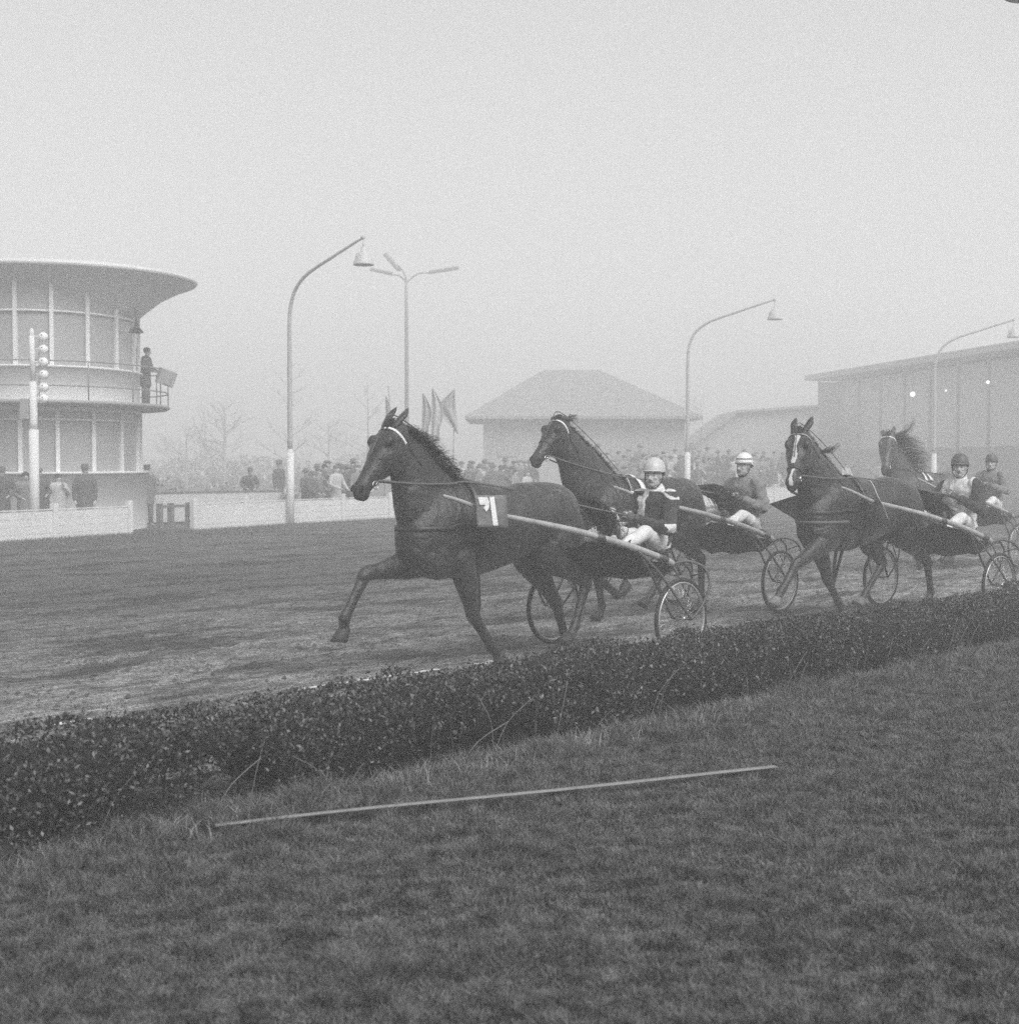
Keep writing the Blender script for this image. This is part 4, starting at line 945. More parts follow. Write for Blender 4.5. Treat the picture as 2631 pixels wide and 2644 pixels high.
# grassy verge in front of the fence
k = 60000; t = rng.uniform(0, 1, k)*(len(FL)-1.001); qi = t.astype(int); fr = t-qi; FA = np.array([tuple(p) for p in FL]); Pf = FA[qi]*(1-fr)[:, None]+FA[qi+1]*fr[:, None]
off = rng.gamma(1.1, .5, k); X = Pf[:, 0]+DY*(off-.15); Y = Pf[:, 1]-DX*(off-.15); Hh = rng.uniform(.04, .16, k)*np.exp(-off*.5)
a_ = rng.uniform(0, 6.28, k); wv = np.stack([np.cos(a_), np.sin(a_), a_*0], -1)*.009; B = np.stack([X, Y, np.full(k, -.01)], -1); tp = B+np.stack([rng.normal(0, .03, k), rng.normal(0, .03, k), Hh], -1)
tag(np_mesh('verge_grass', np.stack([B-wv, B+wv, tp], 1).reshape(-1, 3), 3, GM), 'rough grass verge at the foot of the white board fence', 'grass', kind='stuff')
# gate in the gap
ga, gb = FL[2]+Vector((.5, .9, 0)), FL[3]+Vector((-.15, .1, 0)); rz = math.atan2((gb-ga).y, (gb-ga).x); gate = thing('gate', 'dark framed wooden gate in the gap of the white fence beside the tower', 'gate', ga)
g = G(); L = (gb-ga).length
for z_ in (.14, .66): g.box((gb-ga)/2+Vector((0, 0, z_)), (L-.12, .05, .07), rz)
g.build('rail', OW, gate, smooth=False)
for p in ((0, 0, 0), tuple((gb-ga)*.38), tuple(gb-ga)):
    g = G(); g.box(Vector(p)+Vector((0, 0, .36)), (.12, .12, .76), rz); g.build('post', OW, gate, smooth=False)
# low pale barrier behind
lb = thing('low_barrier', 'low pale barrier wall in front of the spectators, behind the board fence', 'wall', at(268, 40))
p, q = at(268, 40)-at(268, 40), at(575, 44)-at(268, 40); g = G(); rz2 = math.atan2((q-p).y, (q-p).x)
g.box((p+q)/2+Vector((0, 0, .44)), ((q-p).length, .08, .80), rz2); g.build('panel', M('grey_white', .55, .8), lb, smooth=False)
g = G(); g.box((p+q)/2+Vector((0, 0, .87)), ((q-p).length, .14, .04), rz2); g.build('cap_rail', OW, lb, smooth=False)

# judges' tower
TC = at(104, 37.5); tower = thing('judges_tower', 'round two-storey judges tower with big glazed rooms and wide saucer roof', 'tower', TC)
HG = M('hazed_glass', .34, .15, .6); CW = M('cream_wall', .72, .8, noise=1, amt=.06); INT = M('interior_dark', .09, .9)  # pane colour raised to hold sky reflection and fog fade
face = -math.pi/2
def oval(g, k=1.38): g.v = [(x, y_*k, z) for x, y_, z in g.v]
g = G(); g.lathe([(2.26, 0), (2.26, 1.44), (2.32, 1.44), (2.32, 1.50), (2.1, 1.50)], n=64); oval(g, 1.38); g.build('base_wall', CW, tower)
g = G(); g.lathe([(2.10, 1.50), (2.10, 3.05)], n=64); oval(g, 1.38); g.build('lower_glazing', HG, tower)
g = G(); g.lathe([(2.06, 4.05), (2.06, 6.3)], n=64); oval(g, 1.38); g.build('upper_glazing', HG, tower)
g = G(); g.lathe([(2.14, 2.74), (2.16, 2.74), (2.16, 2.80), (2.14, 2.80)], n=64); g.lathe([(2.15, 2.98), (2.17, 3.1)], n=64); oval(g, 1.38); g.build('lower_transom', CW, tower)
g = G(); g.lathe([(2.09, 5.36), (2.12, 5.36), (2.12, 5.41), (2.09, 5.41)], n=64); oval(g, 1.38); g.build('upper_transom', CW, tower)
for i in range(16):
    for (z0, z1, r_, o_) in ((1.50, 3.06, 2.13, 3), (4.06, 6.25, 2.09, 0)):
        th = face+R(22.5*i+o_-.0); g = G(); g.box((r_*math.cos(th), r_*math.sin(th), (z0+z1)/2), (.07, .095, z1-z0), th); oval(g, 1.38); g.build('mullion', CW, tower, smooth=False)
g = G(); g.lathe([(2.10, 3.22), (2.12, 4.03), (2.18, 4.03), (2.18, 4.08), (2.0, 4.08)], n=64); oval(g, 1.38); g.build('parapet', CW, tower)
g = G(); g.lathe([(2.0, 3.06), (2.80, 3.10), (2.88, 3.14), (2.88, 3.20), (2.84, 3.215), (2.0, 3.215)], n=72); oval(g, 1.3); g.build('balcony_floor', GP, tower)
g = G()
for z_ in (3.55, 4.14): g.tube([(2.84*math.cos(2*math.pi*q_/72), 2.84*math.sin(2*math.pi*q_/72), z_) for q_ in range(72)], .018, 6, closed=True)
for q_ in range(15):
    th = face+R(24)*q_+R(14); g.tube([(2.84*math.cos(th), 2.84*math.sin(th), 3.2), (2.84*math.cos(th), 2.84*math.sin(th), 4.14)], .016, 6)
oval(g, 1.3); g.build('railing', M('rail_metal', .22, .6), tower)
g = G(); g.lathe([(0.0, 6.78), (1.2, 6.77), (2.3, 6.70), (3.1, 6.60), (3.62, 6.49), (3.68, 6.44), (3.62, 6.38), (3.2, 6.22), (2.75, 5.98), (2.4, 5.70), (2.12, 5.46), (2.0, 5.42), (0, 5.42)], n=96)
g.build('roof', M('roof_grey', .6, .8, noise=.8, amt=.1), tower)  # roof tone lightened, fog over the shaded soffit put into the colour
g = G(); g.lathe([(0, 0), (.12, 0), (.2, .02), (.06, .18), (.04, .3)], c=(2.42*math.cos(R(-16)), 2.42*math.sin(R(-16)), 5.02), n=18); g.tube([(2.42*math.cos(R(-16)), 2.42*math.sin(R(-16)), 5.3), (2.38*math.cos(R(-16)), 2.38*math.sin(R(-16)), 5.68)], .015, 6)
g.build('hanging_horn', M('horn_dark', .05, .6), tower)
g = G(); th = R(-4); cc = Vector((2.98*math.cos(th), 2.98*math.sin(th), 3.92)); g.box(cc, (.42, .36, .40), rot=Matrix.Rotation(R(20), 3, 'Y')@Matrix.Rotation(th+.5, 3, 'Z')); g.box(cc+Vector((.02, -.19, .0)), (.34, .02, .34), rot=Matrix.Rotation(R(20), 3, 'Y'))
g.build('rail_box', GP, tower, smooth=False, bevel=.02)

# signal mast with six round lamps in front of the fence
SM = at(65, 31.6); mast = thing('signal_mast', 'white signal mast with a column of six round lamps in front of the tower', 'mast', SM)
g = G(); g.tube([(0, 0, -.05), (0, 0, 2.45)], .105, 16); g.tube([(0, 0, 2.45), (0, 0, 2.6), (0, 0, 3.5)], .085, 16); g.tube([(0, 0, 3.5), (-.02, 0, 4.5)], .06, 12); g.ell((-.02, 0, 4.55), (.055, .055, .12)); g.build('pole', WP, mast)
for j in range(6):
    z_ = 3.12+j*.275-(0.02 if j else 0); g = G()
    lp = thing('x', None, None) if False else None
    g.tube([(.02, 0, z_), (.12, -.03, z_+.02)], .012, 6)
    prof = [(.02, .10), (.06, .09), (.10, .03), (.115, -.02), (.108, -.02), (.085, .02)]
    rot = Matrix.Rotation(R(68), 3, 'X')@Matrix.Identity(3); l_ = G(); l_.lathe(prof, n=18); g.add([rot@Vector(v_)+Vector((.24, -.04, z_)) for v_ in l_.v], l_.f)
    l2 = g.build('lamp', M('lamp_shell', .8, .4), mast)
    e = G(); e.ell((.24, -.05, z_), (.05, .04, .05)); e.build('bulb', M('bulb_glass', .15, .2), l2)
g = G()
for j in range(5): g.tube([(.03, 0, 3.1+j*.28), (.16, -.02, 3.3+j*.26)], .009, 5)
g.tube([(.14, -.02, 2.95), (.14, -.02, 4.6)], .012, 6); g.build('bracket', GP, mast)
g = G(); g.box((-.18, 0, 2.9), (.19, .2, .46)); g.build('switch_box', GP, mast, smooth=False, bevel=.015)

# street lamps over the track
def make_lamp(p, label, dirv, sc=1.0, base=True):
    root = thing('street_lamp', label, 'lamp', p, math.atan2(dirv[1], dirv[0]), 'arched lamps round the track')
    g = G(); g.tube([(0, 0, -.1), (0, 0, 2.0*sc)], .105, 16); g.lathe([(.105, 2.0*sc), (.07, 2.08*sc)], n=16); g.build('base_tube', WP, root)
    g = G(); g.loft([(0, 0, 2.0*sc), (0, 0, 4.0*sc), (0, 0, 5.4*sc), (.07, 0, 5.95*sc), (.30, 0, 6.38*sc), (.80, 0, 6.72*sc), (1.8, 0, 7.05*sc), (3.0, 0, 7.42*sc)], [(.07, .07), (.062, .062), (.055, .055), (.05, .05), (.048, .048), (.045, .045), (.04, .04), (.032, .032)], (0, 1, 0), 12, sub=4)
    g.tube([(3.0, 0, 7.42*sc), (3.07, 0, 7.44*sc)], .05, 8); g.build('pole', M('pole_grey', .40, .6), root)  # pole grey lightened, fog fade put into the colour
    g = G(); x_ = 3.03; z_ = 7.42*sc
    g.tube([(x_, 0, z_), (x_+.02, 0, z_-.25)], .016, 8); g.lathe([(.03, -.22), (.06, -.24), (.075, -.34), (.16, -.38), (.20, -.45), (.222, -.56), (.262, -.655), (.268, -.69), (.258, -.69), (.21, -.58), (.1, -.42)], c=(x_+.02, 0, z_), n=28)
    sh_ = g.build('lamp_shade', M('shade_enamel', .5, .45), root)
    e = G(); e.lathe([(0, -.66), (.24, -.66), (.24, -.655), (0, -.655)], c=(x_+.02, 0, z_), n=24); e.build('lamp_glass', M('lamp_glass_dark', .08, .4), sh_)
    return root
ND = (DY*.96, -DX*.96)
l1 = make_lamp(at(548, 38.8), 'tall arched lamp post left of the leading horse, nearest of those on the far side', ND)
l2 = make_lamp(at(1297, 51.5), 'tall arched lamp post rising behind the driver in the striped helmet', (1, -.25))
l3 = make_lamp(at(1762, 58.5), 'faint arched lamp post before the grandstand on the right', (1, -.15))
l4 = make_lamp(at(1936, 15.6)+Vector((2.19, -2.09, 0)), 'close lamp whose shade edge shows in the top right corner', (-DY, DX), 1.003)

# floodlight mast
FM = at(768, 66); fm = thing('floodlight_mast', 'faint tall mast with three long light heads behind the leading horse', 'mast', FM)
g = G(); g.loft([(0, 0, 0), (0, 0, 8.5), (-.02, 0, 10.2)], [(.11, .11), (.08, .08), (.06, .06)], (0, 1, 0), 10)
g.tube([(0, 0, 9.9), (.5, 0, 10.3), (1.1, 0, 10.35)], .035, 6, sub=3); g.tube([(0, 0, 10.1), (-.2, 0, 10.5), (-.4, .1, 10.7)], .035, 6, sub=3); g.tube([(0, 0, 9.9), (-.3, -.2, 10.2), (-.7, -.4, 10.2)], .035, 6, sub=3); g.build('pole', GP, fm)
for (c_, sz_, ry) in (((1.72, 0, 10.48), (1.35, .45, .16), R(-9)), ((-.65, .1, 10.85), (1.0, .45, .16), R(48)), ((-1.1, -.5, 10.35), (1.0, .5, .14), R(12))):
    g = G(); g.box(c_, sz_, rot=Matrix.Rotation(ry, 3, 'Y')@Matrix.Rotation(R(10), 3, 'X')); g.build('light_head', GP, fm, smooth=False, bevel=.03)

# flags
FC = [M('flag_grey', .36, .9), M('flag_light', .48, .9)]  # flag tones paled, part of the haze is in the colour
for i, (px, ytop, ybot, w_, sgn) in enumerate(((797, 742, 826, 18, 1), (815, 732, 832, 22, 1), (857, 733, 819, -40, -1), (741, 729, 770, 0, 0), (728, 748, 830, 12, 1))):
    D_ = 47+i*.6; p = at(px, D_); zt = CAMZ+(870-ytop)/2715*D_; lab = ['drooping flag on its pole just right of the leading horse mane', 'taller drooping flag between the other two flags on the right', 'flag hanging out to the left, the rightmost flag near the pavilion', 'bare slanting flagpole above the leading horse ears', 'faint drooping flag left of the leading horse ears'][i]
    f_ = thing('flag', lab, 'flag', p); tl = .10 if i != 3 else -.55
    g = G(); g.tube([(-.02-tl*.4, 0, 0), (tl*.25, 0, zt)], .022, 6); g.build('pole', GP, f_)
    if w_:
        g = G(); vs = []; n1, n2 = 10, 12; zb = CAMZ+(870-ybot)/2715*D_; Wm = w_/2715*D_
        for a in range(n1+1):
            for b in range(n2+1):
                t, u = a/n1, b/n2
                width = Wm*math.sin(min(1, u*1.35)*math.pi*.75)**1.0*.95 if sgn > 0 else Wm*max(0, 1-abs(u-.42)/(.42 if u < .42 else .58))
                vs.append((tl*.25*(1-u)+width*t+(.12*u if sgn < 0 else 0), .07*math.sin(t*9+u*2.5), zt-(zt-zb)*u))
        g.add(vs, [(a*(n2+1)+b, a*(n2+1)+b+1, (a+1)*(n2+1)+b+1, (a+1)*(n2+1)+b) for a in range(n1) for b in range(n2)])
        o = g.build('cloth', FC[i % 2], f_); sd = o.modifiers.new('thick', 'SOLIDIFY'); sd.thickness = .01

# pavilion with a hipped roof
pv = thing('pavilion', 'hazy building with a broad hipped roof in the middle distance', 'building', at(1090, 76)); D_ = 76; sc_ = D_/2715; oc = at(1090, 76)
x0, x1 = (912-1090)*sc_, (1292-1090)*sc_; ze = CAMZ+86*sc_; zr = CAMZ+182*sc_; dep = 9.0
g = G()
n_b = 40
g.box(((x0+x1)/2, dep/2, ze/2), (x1-x0, dep, ze)); g.build('wall', M('hazed_boards', .38, .85, noise=2, amt=.2, scale3=(6, 6, .3)), pv, smooth=False)  # boards lightened, distance haze painted into their colour
g = G(); oh = .95; ra, rb = (1030-1090)*sc_, (1140-1090)*sc_; vs = [(x0-oh, -.9, ze-.06), (x1+oh*.9, -.9, ze-.06), (x1+oh*.9, dep+.9, ze-.06), (x0-oh, dep+.9, ze-.06), (ra, dep/2, zr), (rb, dep/2, zr)]
g.add(vs+[(a_, b_, c_-.15) for a_, b_, c_ in vs[:4]], [(0, 1, 5, 4), (1, 2, 5), (2, 3, 4, 5), (3, 0, 4), (0, 6, 7, 1), (1, 7, 8, 2), (2, 8, 9, 3), (3, 9, 6, 0), (6, 9, 8, 7)]); g.build('roof', M('roof_tiles', .27, .8, noise=3, amt=.15), pv, smooth=False)
for i in range(5):
    g = G(); g.box((x0+1.3+i*2.0, -.03, 2.5), (1.1, .05, 1.0)); g.build('window', HG, pv, smooth=False)
lwb = thing('low_building', 'faint low shed with a sloping roof between the pavilion and grandstand', 'building', at(1430, 92)); sc_ = 92/2715
g = G(); prof = [(-122, 0), (-122, 30), (-40, 90), (115, 101), (115, 0)]
vs = [(a_*sc_, -.0, (CAMZ+b_*sc_) if b_ else 0) for a_, b_ in prof]; vs += [(a_, 8, c_) for a_, b_, c_ in vs]
g.add(vs, [(0, 1, 2, 3, 4), (9, 8, 7, 6, 5), (0, 5, 6, 1), (3, 8, 9, 4)]); g.build('wall', MATS['hazed_boards'], lwb, smooth=False)
g = G(); A_ = [Vector((vs[i][0], -.5, vs[i][2]+.02)) for i in (1, 2, 3)]; B_ = [p+Vector((0, 9, 0)) for p in A_]; T_ = [p+Vector((0, 0, .15)) for p in A_+B_]
g.add(A_+B_+T_, [(0, 1, 4, 3), (1, 2, 5, 4), (6, 9, 10, 7), (7, 10, 11, 8), (0, 6, 7, 1), (1, 7, 8, 2)]); g.build('roof', MATS['roof_tiles'], lwb, smooth=False)
# grandstand
GA, GB = at(1545, 96), at(2150, 60); gs = thing('grandstand', 'long faint grandstand with a projecting roof and lit lamps on the right', 'grandstand', GA)
dv = (GB-GA); L = dv.length; dv.normalize(); nv = Vector((-dv.y, dv.x, 0)); 
if nv.y < 0: nv = -nv
def gp(t, o_, z): return dv*t+nv*o_+Vector((0, 0, z))
def slab(a0, a1, o0, o1, z00, z01, th): # roof slab, z at front o0 and back o1
    v8 = [gp(a0, o0, z00), gp(a1, o0, z00), gp(a1, o1, z01), gp(a0, o1, z01)]; v8 += [p+Vector((0, 0, th)) for p in v8]
    return v8, [(3, 2, 1, 0), (4, 5, 6, 7), (0, 1, 5, 4), (1, 2, 6, 5), (2, 3, 7, 6), (3, 0, 4, 7)]
g = G(); g.add(*slab(-.9, L, -.7, 9.5, 7.15, 7.0, .35)); g.build('roof', M('stand_roof', .5, .8), gs, smooth=False)  # roof tone raised to carry some of the fog
g = G(); g.add(*slab(0, L, 1.2, 9.0, 0, 0, 7.0)); g.add(*slab(0, .25, 0, 4.5, 0, 0, 7.0)); g.build('wall', M('stand_wall', .75, .9), gs, smooth=False)  # wall tone raised to offset roof shade and add fog fade
for i in range(6):
    g = G(); g.add(*slab(.3, L, -1.0+i*.3, 1.3, .0+i*.001,   .0, .5+i*.4)); g.build('step', GP, gs, smooth=False)
i = 0; t = 1.0
while t < L:
    g = G(); g.tube([gp(t, -.4, 0), gp(t, -.4, 7.1)], .09, 8); g.build('column', GP, gs); t += 3.3
for (t, z_, r_) in ((15.5, 5.6, .14), (19.6, 5.6, .05), (24.2, 5.8, .08)):
    g = G(); g.ell(gp(t, -.5, z_-.1), (r_, r_, r_)); l_ = g.build('lit_lamp', M('lamp_lit', .8, .5, emit=1.6), gs); g = G(); g.tube([gp(t, -.5, z_+r_), gp(t, -.5, 7.15)], .015, 6); g.build('cord', GP, l_)

# ------------------------------------------------------------------ trees
BARK = M('bark', .36, .9, noise=8); TWG = M('twigs', .42, .9)  # bark and twigs paled, fog fade painted into both
def bare_tree(name, label, p, h, spread, n1, seed, r0=.05, start=.3, up=.6):
    rnd = random.Random(seed); root = thing(name, label, 'tree', p)
    g = G(); top = Vector((rnd.uniform(-.1, .1), rnd.uniform(-.1, .1), h)); tp_ = [Vector((0, 0, -.1)), Vector((rnd.uniform(-.05, .05), 0, h*.4)), top*.75+Vector((.04, 0, 0)), top]
    g.loft(tp_, [(r0, r0), (r0*.8, r0*.8), (r0*.4, r0*.4), (.006, .006)], (0, 1, 0), 8, sub=3); g.build('trunk', BARK, root)
    g = G()
    def br(b, d, L, r, lev):
        pts = [b]; q = b.copy(); dd = d.copy()
        for i in range(4):
            dd = (dd+Vector((rnd.uniform(-.22, .22), rnd.uniform(-.22, .22), rnd.uniform(-.02, .16)*up))).normalized(); q = q+dd*L/4; pts.append(q.copy())
            if lev < 2 and i > 0:
                for k in range(2 if lev == 0 else 1): br(q.copy(), (dd+Vector((rnd.uniform(-.8, .8), rnd.uniform(-.8, .8), rnd.uniform(-.3, .7)))).normalized(), L*rnd.uniform(.3, .5), r*.5, lev+1)
        g.loft(pts, [(r*(1-.18*i), r*(1-.18*i)) for i in range(5)], (.1, .2, 1), 4)
    for i in range(n1):
        t = start+(1-start)*(i+.5)/n1; th = rnd.uniform(0, 6.28); b = Vector((0, 0, h*t))
        br(b, Vector((math.cos(th), math.sin(th), rnd.uniform(.15, .8))).normalized(), spread*(1.15-.8*(t-start)/(1-start))*rnd.uniform(.7, 1.15), r0*.32*(1.2-t*.7), 0)
    g.build('crown', TWG, root, smooth=False)
bare_tree('bare_tree', 'small bare tree directly behind the tall arched lamp post on the left', at(546, 43.5), 4.6, 1.05, 16, 3, .045, .36)
bare_tree('bare_tree', 'faint bare tree just left of the leading horse head', at(692, 49), 4.3, 1.0, 14, 5, .04, .35)
bare_tree('bare_tree', 'bare sapling right of the lamp post behind the striped-helmet driver', at(1325, 57), 4.2, 1.6, 14, 8, .04, .4)
bare_tree('bushy_tree', 'faint rounded leafless tree between the tower and the nearest arched lamp post', at(425, 80), 4.9, 2.2, 34, 9, .12, .2)
bare_tree('bushy_tree', 'lower faint leafless tree beside the tower, left of the rounded one', at(352, 84), 3.6, 2.0, 26, 10, .10, .2)
bare_tree('bushy_tree', 'low faint leafless tree far left of the leading horse', at(620, 82), 3.7, 2.0, 26, 12, .10, .2)
def shrub(p, h, r, n, label, seed):
    rnd = np.random.default_rng(seed); root = thing('shrub', label, 'shrub', p); k = n
    C = rnd.normal(size=(k, 3))*np.array([r, r*.7, h*.28]); C[:, 2] = np.abs(C[:, 2])+.15; a = rnd.normal(size=(k, 3))*.05; b = rnd.normal(size=(k, 3))*.03
    np_mesh('foliage', np.stack([C-a, C+b, C+a, C-b], 1).reshape(-1, 3), 4, M('shrub_leaf', .15, .8), parent=root)
    g = G(); [g.tube([(0, 0, 0), (random.uniform(-r, r), random.uniform(-r, r), h*.8)], .012, 4) for q in range(7)]; g.build('stems', BARK, root)
for i, (px, D_, lab) in enumerate(((303, 41.5, 'small shrub behind the pale barrier next to the tower'), (330, 41.8, 'small shrub just right of the one next to the tower'), (400, 42.8, 'small shrub left of the lone stooping spectator'), (430, 43, 'small shrub touching the lone stooping spectator'))):
    shrub(at(px, D_), 1.3, .2, 260, lab, i)
# far shrubbery along the horizon on the left, haze mixed into its colour
k = 40000; X = rng.uniform(-34, -6, k); Y = rng.uniform(96, 104, k); Zf = np.minimum(rng.gamma(2, .5, k), 2.3*rng.uniform(.3, 1, k)*(.6+.8*vnoise(X*.3, X*0, 77))); C = np.stack([X, Y, Zf], -1); a = rng.normal(size=(k, 3))*.10; b = rng.normal(size=(k, 3))*.07
tag(np_mesh('far_scrub', np.stack([C-a, C+b, C+a, C-b], 1).reshape(-1, 3), 4, M('scrub_hazed', .42, .9)), 'far hazy band of scrub behind the spectators on the left', 'scrub', kind='stuff')

# ------------------------------------------------------------------ spectators
COATS = [M('coat_dark', .10, .9), M('coat_grey', .24, .9), M('coat_mid', .17, .9), M('coat_light', .45, .9), M('coat_black', .08, .9)]  # coat tones lifted, fog fade mixed into the cloth colour
HATM = M('hat_felt', .11, .9); HATL = M('hat_pale', .5, .9); TRM = M('trouser_dark', .12, .9)
def make_person(hat='fedora', pose=0, coat=0, h=1.72, turn=0.0, detail=True, hatmat=None, fwd=.0):
    """stands at the origin facing -y; returns root"""
    root = bpy.data.objects.new('person', None); COL.objects.link(root); s = h/1.72; X_ = (1, 0, 0); ln = fwd
    P_ = lambda x, y_, z: Vector((x, y_-ln*max(0, z-.9), z-.12*ln*max(0, z-.9)))*s
    sh_ = {1: P_(.19, 0, 1.40), -1: P_(-.19, 0, 1.40)}
    if pose == 0: el = {k: P_(.25*k, .02, 1.12) for k in (1, -1)}; hn = {k: P_(.23*k, -.06, .86) for k in (1, -1)}
    elif pose == 1: el = {k: P_(.30*k, -.05, 1.15) for k in (1, -1)}; hn = {k: P_(.14*k, -.33, 1.02) for k in (1, -1)}
    else: el = {1: P_(.30, -.05, 1.15), -1: P_(-.25, .02, 1.12)}; hn = {1: P_(.08, -.20, 1.38), -1: P_(-.23, -.05, .86)}
    def bodyg(g, e, hands=True, legs=True, head=True):
        g.loft([P_(0, 0, .88), P_(0, 0, 1.0), P_(0, 0, 1.15), P_(0, .0, 1.32), P_(0, 0, 1.42), P_(0, .01, 1.47)], [(.15+e, .105+e), (.16+e, .11+e), (.15+e, .105+e), (.185+e, .11+e), (.17+e, .09+e), (.07, .06)], (0, 1, 0), 14, sub=2)
    g = G(); bodyg(g, -.015)
    for k in (1, -1):
        g.loft([P_(.08*k, 0, .92), P_(.09*k, -.01, .50), P_(.10*k, .01, .08)], [(.075, .08), (.05, .055), (.035, .04)], (0, 1, 0), 8); g.loft([P_(.10*k, .05, .04), P_(.11*k, -.16, .035)], [(.035, .035), (.035, .025)], (0, 0, 1), 8)
        g.loft([sh_[k], el[k], hn[k]], [(.045, .045), (.035, .035), (.024, .024)], (0, 1, 0), 8)
        f_ = (hn[k]-el[k]).normalized(); hand = G()
        g.loft([hn[k], hn[k]+f_*.07], [(.025, .035), (.018, .035)], (0, 1, .2), 8)
        for j in range(4): b = hn[k]+f_*.06+Vector((0, 1, 0))*(.012*(j-1.5)*2); g.loft([b, b+f_*.04, b+f_*.07-Vector((0, .01, .01))], [(.009, .009)]*3, (0, 1, .3), 5)
        g.loft([hn[k]+f_*.02+Vector((-.02*k, -.02, 0)), hn[k]+f_*.06+Vector((-.035*k, -.03, 0))], [(.011, .011)]*2, (0, 1, .3), 5)
    hc = P_(0, -.02, 1.60); m = Matrix.Rotation(-math.pi/2+turn, 3, 'Z')
    g.loft([P_(0, 0, 1.44), hc-Vector((0, 0, .04))], [(.05, .05)]*2, (0, 1, 0), 10); q, m = head_geo(g, hc, -math.pi/2+turn, s)
    me = fuse(g, .016, 2, .5); obj_of('body', me, SKIN, root)
    g = G(); bodyg(g, .02); g.loft([P_(0, 0, 1.0), P_(0, .0, .85), P_(0, 0, .60)], [(.17, .125), (.185, .135), (.20, .15)], (0, 1, 0), 14)
    for k in (1, -1): g.loft([sh_[k]-Vector((.04*k, 0, 0)), sh_[k], el[k], el[k].lerp(hn[k], .93)], [(.06, .06), (.068, .066), (.056, .056), (.043, .043)], (0, 1, 0), 10, sub=2)
    g.loft([P_(0, 0, 1.40), P_(0, .0, 1.50)], [(.10, .09), (.065, .065)], (0, 1, 0), 12)
    me = fuse(g, .02, 2, .5); obj_of('coat', me, COATS[coat], root)
    g = G()
    for k in (1, -1): g.loft([P_(.085*k, 0, .80), P_(.09*k, -.01, .50), P_(.10*k, .0, .06)], [(.09, .09), (.075, .08), (.065, .07)], (0, 1, 0), 10)
    g.build('trousers', TRM, root)
    g = G(); hm = hatmat or HATM
    if hat == 'fedora': prof = [(0, .17), (.055, .165), (.085, .14), (.095, .065), (.10, .055), (.155, .06), (.155, .052), (.09, .048)]
    elif hat == 'cap': prof = [(0, .135), (.07, .13), (.105, .10), (.108, .075), (.09, .06)]
    elif hat == 'hair': prof = [(0, .132), (.06, .12), (.09, .08), (.095, .03), (.085, .0), (.07, .0)]
    else: prof = [(0, .145), (.07, .13), (.10, .08), (.102, .04), (.09, .03)]
    t_ = G(); t_.lathe(prof, n=20); g.add([q(v_[0]*1.12-.015, v_[1]*.98, v_[2]) for v_ in t_.v], t_.f)
    if hat == 'cap': g.loft([q(.07, 0, .07), q(.15, 0, .05)], [(.075, .012), (.05, .008)], (0, 0, 1), 10)
    g.build('hat' if hat != 'hair' else 'hair', hm if hat != 'hair' else M('hair_dark', .03, .7), root)
    return root
def copy_person(o, loc, rz, sc=1.0):
    r = o.copy(); COL.objects.link(r); r.location = loc; r.rotation_euler = (0, 0, rz); r.scale = (sc, sc, sc)
    for ch in o.children:
        c = ch.copy(); COL.objects.link(c); c.parent = r
    return r
def place(o, loc, rz, label, group=None, sc=1.0):
    o.location = loc; o.rotation_euler = (0, 0, rz); o.scale = (sc, sc, sc); return tag(o, label, 'person', group)
FACE = R(40)   # turned towards the track
place(make_person('fedora', 0, 0, 1.66, .3, fwd=.10), at(160, 33.2), R(25), 'man in a hat and dark coat leaning on the fence before the tower')
place(make_person('fedora', 0, 2, 1.62, .3), at(278, 39.4), R(30), 'man in a hat standing alone at the gate beside the tower')
place(make_person('fedora', 1, 0, 1.55, .2, fwd=.35), at(470, 44.6), R(20), 'lone stooping man in a hat behind the pale barrier')
place(make_person('fedora', 0, 4, 1.76, .9), at(527, 46.4), R(60), 'tall man in a hat seen side-on, just left of the arched lamp post')
place(make_person('beanie', 1, 3, 1.2, .1), at(549, 43.2), R(35), 'child in pale coat behind the arched lamp post')
place(make_person('fedora', 1, 0, 1.62, .4, fwd=.25), at(4, 33.0), R(20), 'dark-coated man cut by the left edge of the picture behind the fence')
place(make_person('hair', 1, 1, 1.52, .1, fwd=.15), at(47, 33.5), R(30), 'bare-headed man left of the signal mast behind the fence')
place(make_person('cap', 1, 0, 1.6, .2, fwd=.1), at(72, 34.4), R(30), 'man in a cap directly behind the signal mast')
place(make_person('hair', 2, 3, 1.45, .1), at(110, 34.6), R(40), 'person in a pale coat just right of the signal mast')
# man on the balcony and one behind the upper windows
place(make_person('hair', 1, 0, 1.62, .6, fwd=.06), TC+Vector((1.98, 1.6, 3.215)), R(80), 'man in a dark suit standing on the tower balcony')
# crowd: a few kinds, copied
KINDS = ['spectator in brimmed hat and dark coat', 'bare-headed spectator in grey coat', 'spectator in flat cap, hand raised', 'spectator in round hat and pale coat', 'spectator in brimmed hat and black coat', 'bare-headed spectator, hand raised']
protos = [make_person(*a_) for a_ in (('fedora', 0, 0, 1.72, .1), ('hair', 1, 1, 1.66, -.2), ('cap', 2, 2, 1.70, .3), ('beanie', 1, 3, 1.60, 0), ('fedora', 1, 4, 1.74, -.3), ('hair', 2, 0, 1.64, .2))]
used = [False]*len(protos)
CROWD = []
def crowd(px, D_, z, group, label):
    k = random.randrange(len(protos)); loc = at(px, D_, z); rz = FACE+random.uniform(-.5, .5); sc = random.uniform(.87, 1.06)
    if not used[k]: used[k] = True; o = protos[k]; o.location = loc; o.rotation_euler = (0, 0, rz); o.scale = (sc,)*3
    else: o = copy_person(protos[k], loc, rz, sc)
    CROWD.append((group, k, px+0.0, o, label))
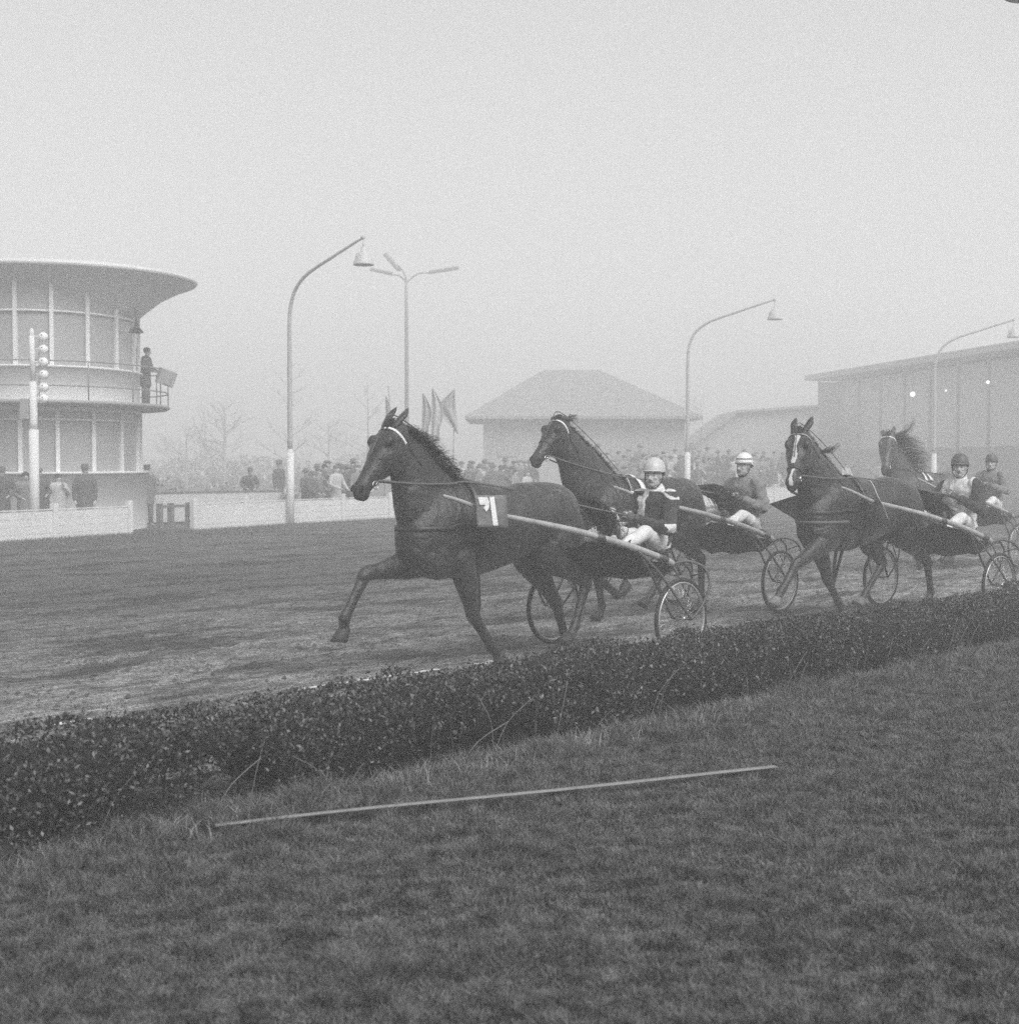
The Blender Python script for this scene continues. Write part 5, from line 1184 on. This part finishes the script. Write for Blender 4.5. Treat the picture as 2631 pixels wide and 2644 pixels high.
def fenceD(px):
    for i in range(len(FL)-1):
        a, b = FL[i], FL[i+1]; pa, pb = 961.5+2715*a.x/a.y, 961.5+2715*b.x/b.y
        if pa <= px <= pb: 
            lo_, hi_ = 0, 1
            for _ in range(25):
                m_ = (lo_+hi_)/2; c_ = a.lerp(b, m_)
                if 961.5+2715*c_.x/c_.y < px: lo_ = m_
                else: hi_ = m_
            return c_.y
    return 60
for i, px in enumerate((578, 592, 604, 612, 626, 634, 645, 655, 668, 676, 690, 585, 600, 619, 640, 661)):
    crowd(px+random.uniform(-3, 3), fenceD(px)+random.uniform(1.4, 3.2)+(1.6 if i > 10 else 0), random.uniform(-.12, .03), 'spectators crowded left of the leading horse', '%s, in the crowd left of the front horse')
for row in range(3):
    px = 850.0
    while px < 1010:
        crowd(px+random.uniform(-4, 4), fenceD(px)+1.8+row*1.7+random.uniform(-.4, .4), -.1+row*.10, 'spectators between the first two horses', '%s, in the crowd between the front two horses')
        px += random.uniform(15, 24)
for row in range(3):
    px = 1090.0
    while px < 1500:
        crowd(px+random.uniform(-4, 4), fenceD(px)+2+row*2.1+random.uniform(-.5, .5), .0+row*.30, 'spectators packed along the rail on the right', '%s, in the crowd below the pavilion')
        px += random.uniform(14, 22)
px = 1500.0
while px < 1930:
    crowd(px, fenceD(px)+3+random.uniform(-.5, .5), .1, 'spectators before the grandstand', '%s, in the line below the grandstand'); px += random.uniform(16, 26)
for i, u in enumerate(used):
    if not u:
        for ch in list(protos[i].children): bpy.data.objects.remove(ch)
        bpy.data.objects.remove(protos[i])
ORD = 'leftmost second third fourth fifth sixth seventh eighth ninth tenth eleventh twelfth thirteenth fourteenth fifteenth sixteenth seventeenth eighteenth nineteenth twentieth'.split()
PL = ['brimmed hats and dark coats', 'grey coats without hats', 'flat caps with raised hand', 'round hats and pale coats', 'brimmed hats and black coats', 'dark coats, bare-headed, raised hand']
WHERE = {'spectators crowded left of the leading horse': 'left of the front horse', 'spectators between the first two horses': 'between the front two horses', 'spectators packed along the rail on the right': 'below the pavilion', 'spectators before the grandstand': 'before the grandstand'}
for gname in WHERE:
    for k in range(len(KINDS)):
        L_ = sorted([c_ for c_ in CROWD if c_[0] == gname and c_[1] == k], key=lambda c_: 961.5+2715*c_[3].location.x/c_[3].location.y)
        for i, c_ in enumerate(L_):
            lab = KINDS[k]+' in the crowd '+WHERE[gname] if len(L_) == 1 else (ORD[min(i, 19)]+('' if i == 0 else ' from left')+' of spectators in '+PL[k]+' '+WHERE[gname])
            tag(c_[3], lab, 'person', gname)
# steps the crowd stands on
sg_ = thing('terrace_steps', 'low terrace steps under the crowd on the far side', 'steps', at(1300, 60)); oc = at(1300, 60); d_ = (FL[7]-FL[6]).normalized(); nrm = Vector((-d_.y, d_.x, 0))
for row in (1, 2):
    g = G(); p = FL[6]+nrm*(3.0+row*1.6)-oc; q = FL[7]+nrm*(3.0+row*1.6)-oc; g.box((p+q)/2+Vector((0, 0, .075*row*2-.0)), ((q-p).length, 1.6, .3*row), math.atan2(d_.y, d_.x)); g.build('step', GP, sg_, smooth=False)

# ------------------------------------------------------------------ haze
g = G(); x0, x1, y0, y1, z0, z1 = -340, 340, -30, 340, -1.1, 40.0
g.add([(x, y, z) for x in (x0, x1) for y in (y0, y1) for z in (z0, z1)], [(0, 1, 3, 2), (4, 6, 7, 5), (0, 4, 5, 1), (2, 3, 7, 6), (0, 2, 6, 4), (1, 5, 7, 3)])
hm = bpy.data.materials.new('haze_air'); hm.use_nodes = True; t = hm.node_tree
for nd in list(t.nodes):
    if nd.type == 'BSDF_PRINCIPLED': t.nodes.remove(nd)
pvn = t.nodes.new('ShaderNodeVolumePrincipled'); pvn.inputs['Color'].default_value = (.97, .97, .97, 1); pvn.inputs['Density'].default_value = HAZE_DENSITY
pvn.inputs['Anisotropy'].default_value = 0.0
outn = [nd for nd in t.nodes if nd.type == 'OUTPUT_MATERIAL'][0]; t.links.new(pvn.outputs[0], outn.inputs['Volume'])
hz = g.build('haze', hm, smooth=False); tag(hz, kind='stuff')
